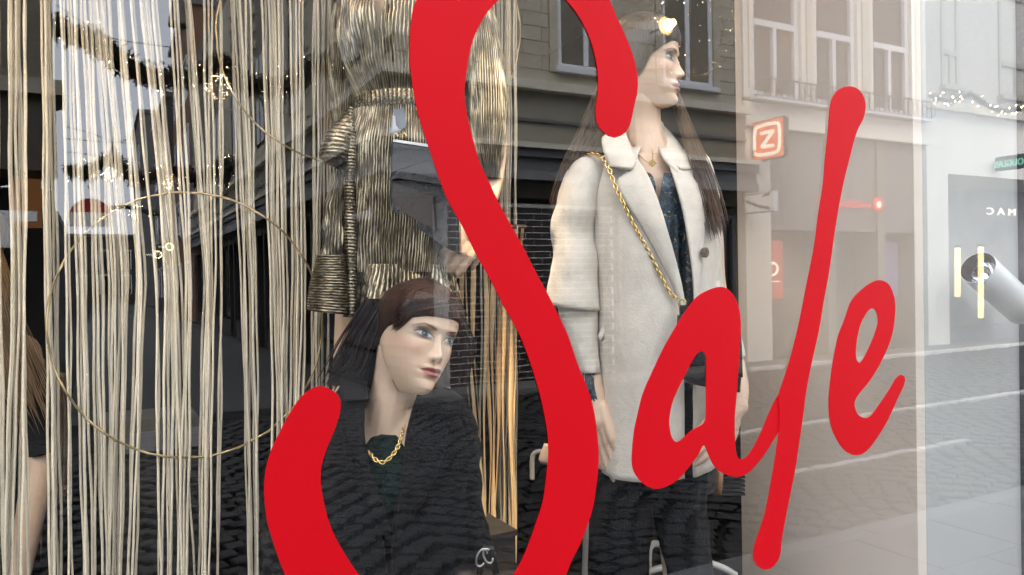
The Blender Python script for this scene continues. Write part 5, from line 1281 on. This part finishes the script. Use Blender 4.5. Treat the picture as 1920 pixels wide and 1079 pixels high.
tube('emblem', [(a[0] - .1, STREET_Y + .02, zz + .07), (a[0] - .1, STREET_Y + .05, zz + .07)], .13, M['red_lit'], vs, n=24)
tube('emblem_drop', [(a[0] - .1, STREET_Y + .049, zz + .07), (a[0] - .1, STREET_Y + .06, zz + .07)], .06, M['white_lit'], vs, n=20)
a = F(1540, 380, STREET_Y + .02)
tube('emblem_ring', [(a[0] + .10 * math.cos(q), STREET_Y + .03, zz + .07 + .10 * math.sin(q)) for q in np.linspace(0, 2 * math.pi, 20, endpoint=False)], .02, M['red_lit'], vs, n=6, closed=True)

# ---- brick house at the end
h3 = thing('brick_house', 'grey brown brick house with a dark shopfront, mirrored in front of the white wall', 'house', (17, STREET_Y - 2, 0))
zq = F(1830, 205)[2]
MB().box((13.62, -16, zq), (24, STREET_Y - .05, 9.3)).build('wall', M['brick3'], h3)
MB().box((13.62, STREET_Y - .049, zq - .12), (24, STREET_Y + .1, zq + .05)).build('ledge', M['ledge'], h3)
MB().box((13.62, -16, F(1830, 330)[2]), (24, STREET_Y - .02, zq - .121)).build('fascia', M['cream'], h3)
MB().box((13.62, STREET_Y - 1.5, 0), (24, STREET_Y - 1.4, F(1830, 330)[2])).build('shopfront_back', mat('grey_shopfront_two', (.33, .31, .29), .5, var=.25, nscale=2), h3)
MB().box((13.62, STREET_Y - 1.39, 0), (14.3, STREET_Y - .02, F(1830, 330)[2])).build('shop_pillar', M['cream'], h3)
MB().box((14.301, STREET_Y - .35, 0), (24, STREET_Y - .1, .35)).build('shop_base', mat('grey_base', (.2, .2, .2), .6), h3)
for pa, pb_ in ((1768, 1800), (1876, 1935)):
    window(h3, F(pa, 100)[0], F(pb_, 100)[0], zq + .35, 7.0, 5.6, STREET_Y - .04, True, .08, 'board')
mcs = thing('shop_lettering', 'white lit letters M A C over the shop window', 'sign', tuple(F(1875, 405, STREET_Y - .1)))
a, b = F(1903, 405, STREET_Y - .1), F(1849, 405, STREET_Y - .1)
lettering('letters', 'M A C', (a[0], STREET_Y - .1, a[2]), (-1, 0, 0), (0, 0, 1), .14, M['white_lit'], mcs, fit=a[0] - b[0])
for (pxa, pxb, ya_, yb_, lab) in ((1791, 1800, 465, 557, 'shorter warm vertical tube light in the shop window opposite'), (1834, 1844, 463, 597, 'longer warm vertical tube light in the shop window opposite')):
    a, b = F((pxa + pxb) / 2, ya_, STREET_Y - .4), F((pxa + pxb) / 2, yb_, STREET_Y - .4)
    t = thing('tube_light', lab, 'tube light', tuple(b), 'tube lights in the shop opposite')
    tube('tube', [b, a], .055, M['tube_lit'], t, n=10)
    tube('end_cap', [a, a + (0, 0, .05)], .06, M['iron'], t, n=10)

# ---- houses along the lane and across
def plain_house(name, label, x0, x1, y0, y1, z1, mt, rows=3, cols=3, face='x'):
    t_ = thing(name, label, 'house', ((x0 + x1) / 2, (y0 + y1) / 2, 0))
    MB().box((x0, y1, 0), (x1, y0, z1)).build('wall', mt, t_)
    MB().box((x0 - .15, y1, z1), (x1, y0 + .1, z1 + .25)).build('roof_edge', M['fascia'], t_)
    for r in range(rows):
        for c in range(cols):
            z = .8 + r * (z1 - 1.4) / rows; l = (y0 - y1) / cols if face == 'x' else (x1 - x0) / cols
            if face == 'x':
                ya_ = y0 - l * (c + .25)
                w = MB(); w.box((x0 - .05, ya_ - l * .5, z), (x0 + .02, ya_ - l * .5 + .1, z + 1.6)); w.box((x0 - .05, ya_ - .1, z), (x0 + .02, ya_, z + 1.6)); w.box((x0 - .05, ya_ - l * .5 + .1, z + 1.5), (x0 + .02, ya_ - .1, z + 1.6)); f_ = w.build('window', M['white_frame'], t_)
                MB().box((x0 - .015, ya_ - l * .5 + .1, z), (x0 + .01, ya_ - .1, z + 1.5)).build('pane', M['win_glass'], f_)
            else:
                xa = x0 + l * (c + .25)
                w = MB(); w.box((xa, y0 - .02, z), (xa + .1, y0 + .05, z + 1.6)); w.box((xa + l * .5 - .1, y0 - .02, z), (xa + l * .5, y0 + .05, z + 1.6)); w.box((xa + .1, y0 - .02, z + 1.5), (xa + l * .5 - .1, y0 + .05, z + 1.6)); f_ = w.build('window', M['white_frame'], t_)
                MB().box((xa + .1, y0 - .01, z), (xa + l * .5 - .1, y0 + .015, z + 1.5)).build('pane', M['win_glass'], f_)
    return t_
plain_house('lane_house', 'tall brown brick house beyond the corner house in the lane', 3.3, 8, -30.2, -38, 12.0, mat('brown_brick', (.16, .085, .05), .85, var=.2, nscale=10), 4, 2)
plain_house('lane_house', 'dark grey house with slate front farther along the lane', 3.1, 8, -38.2, -48, 10.2, mat('dark_grey_front', (.06, .06, .065), .8, var=.2), 3, 3)
plain_house('lane_house', 'tall narrow house at the far bend of the lane', 3.0, 8, -60, -72, 13.8, mat('mid_grey_front', (.12, .12, .125), .8, var=.2), 4, 3)
plain_house('far_house', 'low dark house closing the end of the lane', -5.0, 3.0, -69, -76, 5.4, mat('far_front', (.05, .045, .045), .8, var=.3), 2, 5, 'y')
plain_house('far_house', 'dark house with white upper front at the lane end', -9.0, -1.6, -44, -55, 5.0, mat('far_front_two', (.10, .10, .11), .8, var=.3), 2, 5, 'y')
h4 = thing('brick_shop_house', 'dark brick house with a warm lit shop at the lane corner opposite', 'house', (-3, -9, 0))
zl1, zl2 = F(60, 150)[2], F(60, 320)[2]
def prism(z0, z1, out=0.0):
    b = [(-9, -12.5), (-3.0, -12.5), (-.36 + out, STREET_Y - .6), (-.36 + out, STREET_Y + out), (-9, STREET_Y + out)]
    v = [(x, y, z) for z in (z0, z1) for x, y in b]
    return v, [(4, 3, 2, 1, 0), (5, 6, 7, 8, 9)] + [(i, (i + 1) % 5, 5 + (i + 1) % 5, 5 + i) for i in range(5)]
mesh_obj('wall', *prism(zl1, 8.2), mat('sooty_brick', (.13, .115, .085), .85, var=.3, nscale=9, stretch=(.5, .5, 4), bump=.4), h4)
mesh_obj('ledge', *prism(zl1 - .15, zl1 - .001, .1), M['board'], h4)
mesh_obj('fascia', *prism(zl2, zl1 - .151, .02), mat('dark_brown_fascia', (.055, .04, .03), .6), h4)
window(h4, -2.2, -.95, zl1 + .2, 6.5, 5.2, STREET_Y + .01)
MB().box((-9, -12, 0), (-.5, STREET_Y - 1.6, zl2)).build('shop_back', M['darkshop'], h4)
MB().box((-.78, STREET_Y - .8, 2.05), (-.50, STREET_Y - .7, 2.65)).build('glow_wall', M['shop_glow'], h4)  # wall glows by itself in place of lamps inside the shop
MB().box((-.45, STREET_Y - .6, 0), (-.37, STREET_Y - .001, zl2)).build('shop_pillar', M['fascia'], h4)
MB().box((-1.7, STREET_Y - .15, 1.35), (-.85, STREET_Y - .1, 2.9)).build('shop_glass', M['win_glass'], h4)
for p in h4.children:
    if p.name.startswith('shop_glass'): bpy.data.objects.remove(p); break
ps = thing('bracket_sign', 'pale T-shaped bracket sign on the dark brick house', 'sign', tuple(F(35, 412, STREET_Y + .3)))
a, b = F(0, 405, STREET_Y + .3), F(70, 405, STREET_Y + .3)
MB().box((a[0] - .3, STREET_Y + .28, a[2] - .05), (b[0], STREET_Y + .33, a[2] + .05)).build('arm', M['white_frame'], ps); MB().box((a[0], STREET_Y + .28, a[2] - .3), (a[0] + .1, STREET_Y + .33, a[2] - .051)).build('post', M['white_frame'], ps)
aw = thing('shop_awning', 'round red shop awning with a pale valance down the lane', 'awning', tuple(F(170, 420, -24)))
a, b = F(128, 410, -24), F(212, 410, -24); rad = (b[0] - a[0]) / 2; cz = a[2]
v = [];
for i in range(13):
    an = math.pi * i / 12
    for dy in (0, .5): v.append(((a[0] + b[0]) / 2 - rad * math.cos(an), -24 - dy, cz + rad * 1.05 * math.sin(an)))
mesh_obj('canvas', v, [(2 * i, 2 * i + 2, 2 * i + 3, 2 * i + 1) for i in range(12)] + [tuple(range(0, 26, 2)), tuple(range(25, 0, -2))], mat('red_canvas', (.28, .015, .015), .7), aw)
MB().box((a[0], -23.98, cz - .22), (b[0], -23.9, cz + .18)).build('valance', M['white_frame'], aw)
for k in range(2):
    c = F(290 - 22 * k, 480 - 2 * k * 0 - 0 + (0 if not k else 0), -20); c = F((318, 296)[k], (463, 478)[k], -20)
    t = thing('round_sign', ['upper lit round shop sign with a yellow ring and white word', 'lower lit round shop sign with a yellow ring and white word'][k], 'sign', tuple(c), 'lit round signs in the lane')
    tube('ring', [c + .085 * np.array((math.cos(q), 0, math.sin(q))) for q in np.linspace(0, 2 * math.pi, 20, endpoint=False)], .012, M['yellow_lit'], t, n=6, closed=True)
    lettering('letters', 'rituals', c + np.array((.26, .02, -.04)) + (0, 0, 0), (-1, 0, 0), (0, 0, 1), .07, M['white_lit'], t, fit=.3) if False else lettering('letters', 'rishw', c + np.array((.05, .02, -.03)), (-1, 0, 0), (0, 0, 1), .075, M['white_lit'], t, fit=.32)

# ---- garlands, light balls, bell lamps, wires
M['fir'] = mat('dark_fir', (.022, .022, .016), .85, var=.5, nscale=20)
ico_v = np.array([(0,0,1),(.9,0,.3),(-.3,.85,.3),(-.3,-.85,.3),(.3,.85,-.3),(.3,-.85,-.3),(-.9,0,-.3),(0,0,-1)])
ico_f = [(0,1,2),(0,2,3),(0,3,1),(1,4,2),(2,6,3),(3,5,1),(7,4,5),(7,6,4),(7,5,6),(1,5,4),(2,4,6),(3,6,5)]
def garland(label, px, D, r, nl, nleaf, lr, cat='garland'):
    Y = -(D - 1.15)
    path = np.array(smooth([F(a, b, Y) for a, b in px], 120))
    t_ = thing('garland', label, cat, tuple(path[60]), 'lit fir garlands across the lane')
    V, F_ = [], []
    for i in range(nleaf):
        p = path[random.randrange(120)] + RNG.normal(0, 1, 3) * r * .33
        d = RNG.normal(0, 1, 3); d[2] -= .2; d /= np.linalg.norm(d); e = np.cross(d, RNG.normal(0, 1, 3)); e /= np.linalg.norm(e)
        L_ = r * random.uniform(.3, .62); k = len(V)
        V += [p - e * L_ * .2, p + e * L_ * .2, p + d * L_]; F_ += [(k, k + 1, k + 2)]
    mesh_obj('fir_sprays', V, F_, M['fir'], t_); 
    tube('core', path, r * .38, M['fir'], t_, n=6)
    lm = MB()
    for i in range(nl):
        p = path[random.randrange(120)] + RNG.normal(0, 1, 3) * r * .55
        lm.add(ico_v * lr * random.uniform(.6, 1.2) + p, ico_f)
    lm.build('fairy_lights', M['fairy'], t_)['kind'] = 'stuff'
    return t_
garland('thick fir garland with fairy lights sagging nearest across the lane', [(100,48),(130,65),(170,72),(200,92),(235,122),(265,138),(300,148),(340,148),(380,140),(415,118),(440,150),(480,160),(530,165),(565,145),(600,118),(640,135)], 11, .19, 120, 6500, .0085)
garland('second fir garland with fairy lights farther along the lane', [(128,318),(160,326),(188,308),(215,300),(240,322),(265,340),(300,325),(330,320),(365,335),(400,328),(425,305),(424,345)], 21, .25, 90, 3600, .013)
garland('smallest far fir garland deep in the lane', [(190,395),(225,388),(255,392),(290,402),(320,398),(340,380)], 44, .26, 40, 500, .022)
garland('fir garland with fairy lights on the brick house ledge', [(1745,180),(1780,190),(1820,178),(1845,195),(1880,208),(1912,205)], 8.7, .10, 46, 700, .013)
def light_ball(label, px, py, rpx, D, n, lr=.007):
    Y = -(D - 1.15); c = F(px, py, Y); R_ = abs(F(px + rpx, py, Y)[0] - F(px, py, Y)[0]) / 1.1
    t_ = thing('light_ball', label, 'light ball', tuple(c), 'wire light balls over the lane')
    for k in range(4):
        an = k * math.pi / 4; tube('hoop', [c + R_ * np.array((math.cos(q) * math.cos(an), math.cos(q) * math.sin(an), math.sin(q))) for q in np.linspace(0, 2 * math.pi, 24, endpoint=False)], .004 * D / 11, M['gold_wire'], t_, n=4, closed=True)
    lm = MB()
    for i in range(n):
        d = RNG.normal(0, 1, 3); d /= np.linalg.norm(d); lm.add(ico_v * lr * random.uniform(.6, 1.3) + c + d * R_, ico_f)
    lm.build('fairy_lights', M['fairy'], t_)['kind'] = 'stuff'
light_ball('round wire ball of fairy lights hanging from the nearest garland', 410, 162, 27, 11, 70)
light_ball('pale wire ball of lights under the second garland and the bell lamp', 205, 328, 17, 21, 40, .011)
light_ball('wire ball of lights before the dark wall under the second garland', 322, 345, 17, 21, 40, .011)
light_ball('tiny wire ball of lights on the far garland', 253, 408, 9, 44, 20, .018)
light_ball('big loose ball of lights by the upper window of the corner house', 1300, 62, 66, 8.6, 75, .0065)
def wire(px, D, r=.006):
    t_ = thing('span_wire', 'thin black wire spanning the lane', 'wire', tuple(F(*px[0], -(D - 1.15)))); tube('strand', smooth([F(a, b, -(D - 1.15)) for a, b in px], 30), r, M['iron'], t_, n=5); return t_
for lab, px, D in (('thin black wire spanning the lane above the nearest garland', [(106,10),(200,68),(300,86),(400,100)], 12), ('pair wire holding the small bell lamp, upper strand', [(125,238),(170,250),(213,266),(240,262),(268,256)], 20), ('straight thin wire crossing behind the small bell lamp', [(120,260),(200,267),(272,269)], 20.5), ('low thin wire crossing the lane under the small bell lamp', [(122,285),(200,294),(270,302)], 22)):
    w = wire(px, D, .008 if D > 15 else .006); w['label'] = lab
def bell(label, px, y0, y1, rpx, D):
    Y = -(D - 1.15); a, b = F(px, y0, Y), F(px, y1, Y); R_ = abs(F(px + rpx, y1, Y)[0] - b[0]) / 1.1; H = a[2] - b[2]
    t_ = thing('bell_lamp', label, 'street lamp', tuple(b), 'bell lamps hung over the lane')
    pr = [(.10, 1.0), (.22, .9), (.45, .65), (.75, .35), (.97, .1), (1.0, 0)]
    prs = np.array(smooth([(r * R_, h * H) for r, h in pr], 20)); ang = np.linspace(0, 2 * math.pi, 28, endpoint=False)
    v = np.concatenate([b + np.stack([np.cos(ang) * r, np.sin(ang) * r, np.full(28, h)], 1) for r, h in prs])
    f = [(i * 28 + k, i * 28 + (k + 1) % 28, (i + 1) * 28 + (k + 1) % 28, (i + 1) * 28 + k) for i in range(19) for k in range(28)]
    mesh_obj('shade', v, f, mat('grey_lamp_shade', (.16, .16, .15), .35), t_, smooth_=True, thick=.006)
    tube('ring', [b + (R_ * 1.0 * math.cos(q), R_ * math.sin(q), .01) for q in np.linspace(0, 2 * math.pi, 28, endpoint=False)], R_ * .04, M['iron'], t_, n=6, closed=True)
    tube('hanger', [a, a + (0, 0, .35)], .012, M['iron'], t_, n=8)
bell('large grey bell lamp hanging highest over the lane', 335, -35, 50, 21, 11)
bell('small grey bell lamp hanging over the lane on wires', 213, 268, 301, 12, 20)
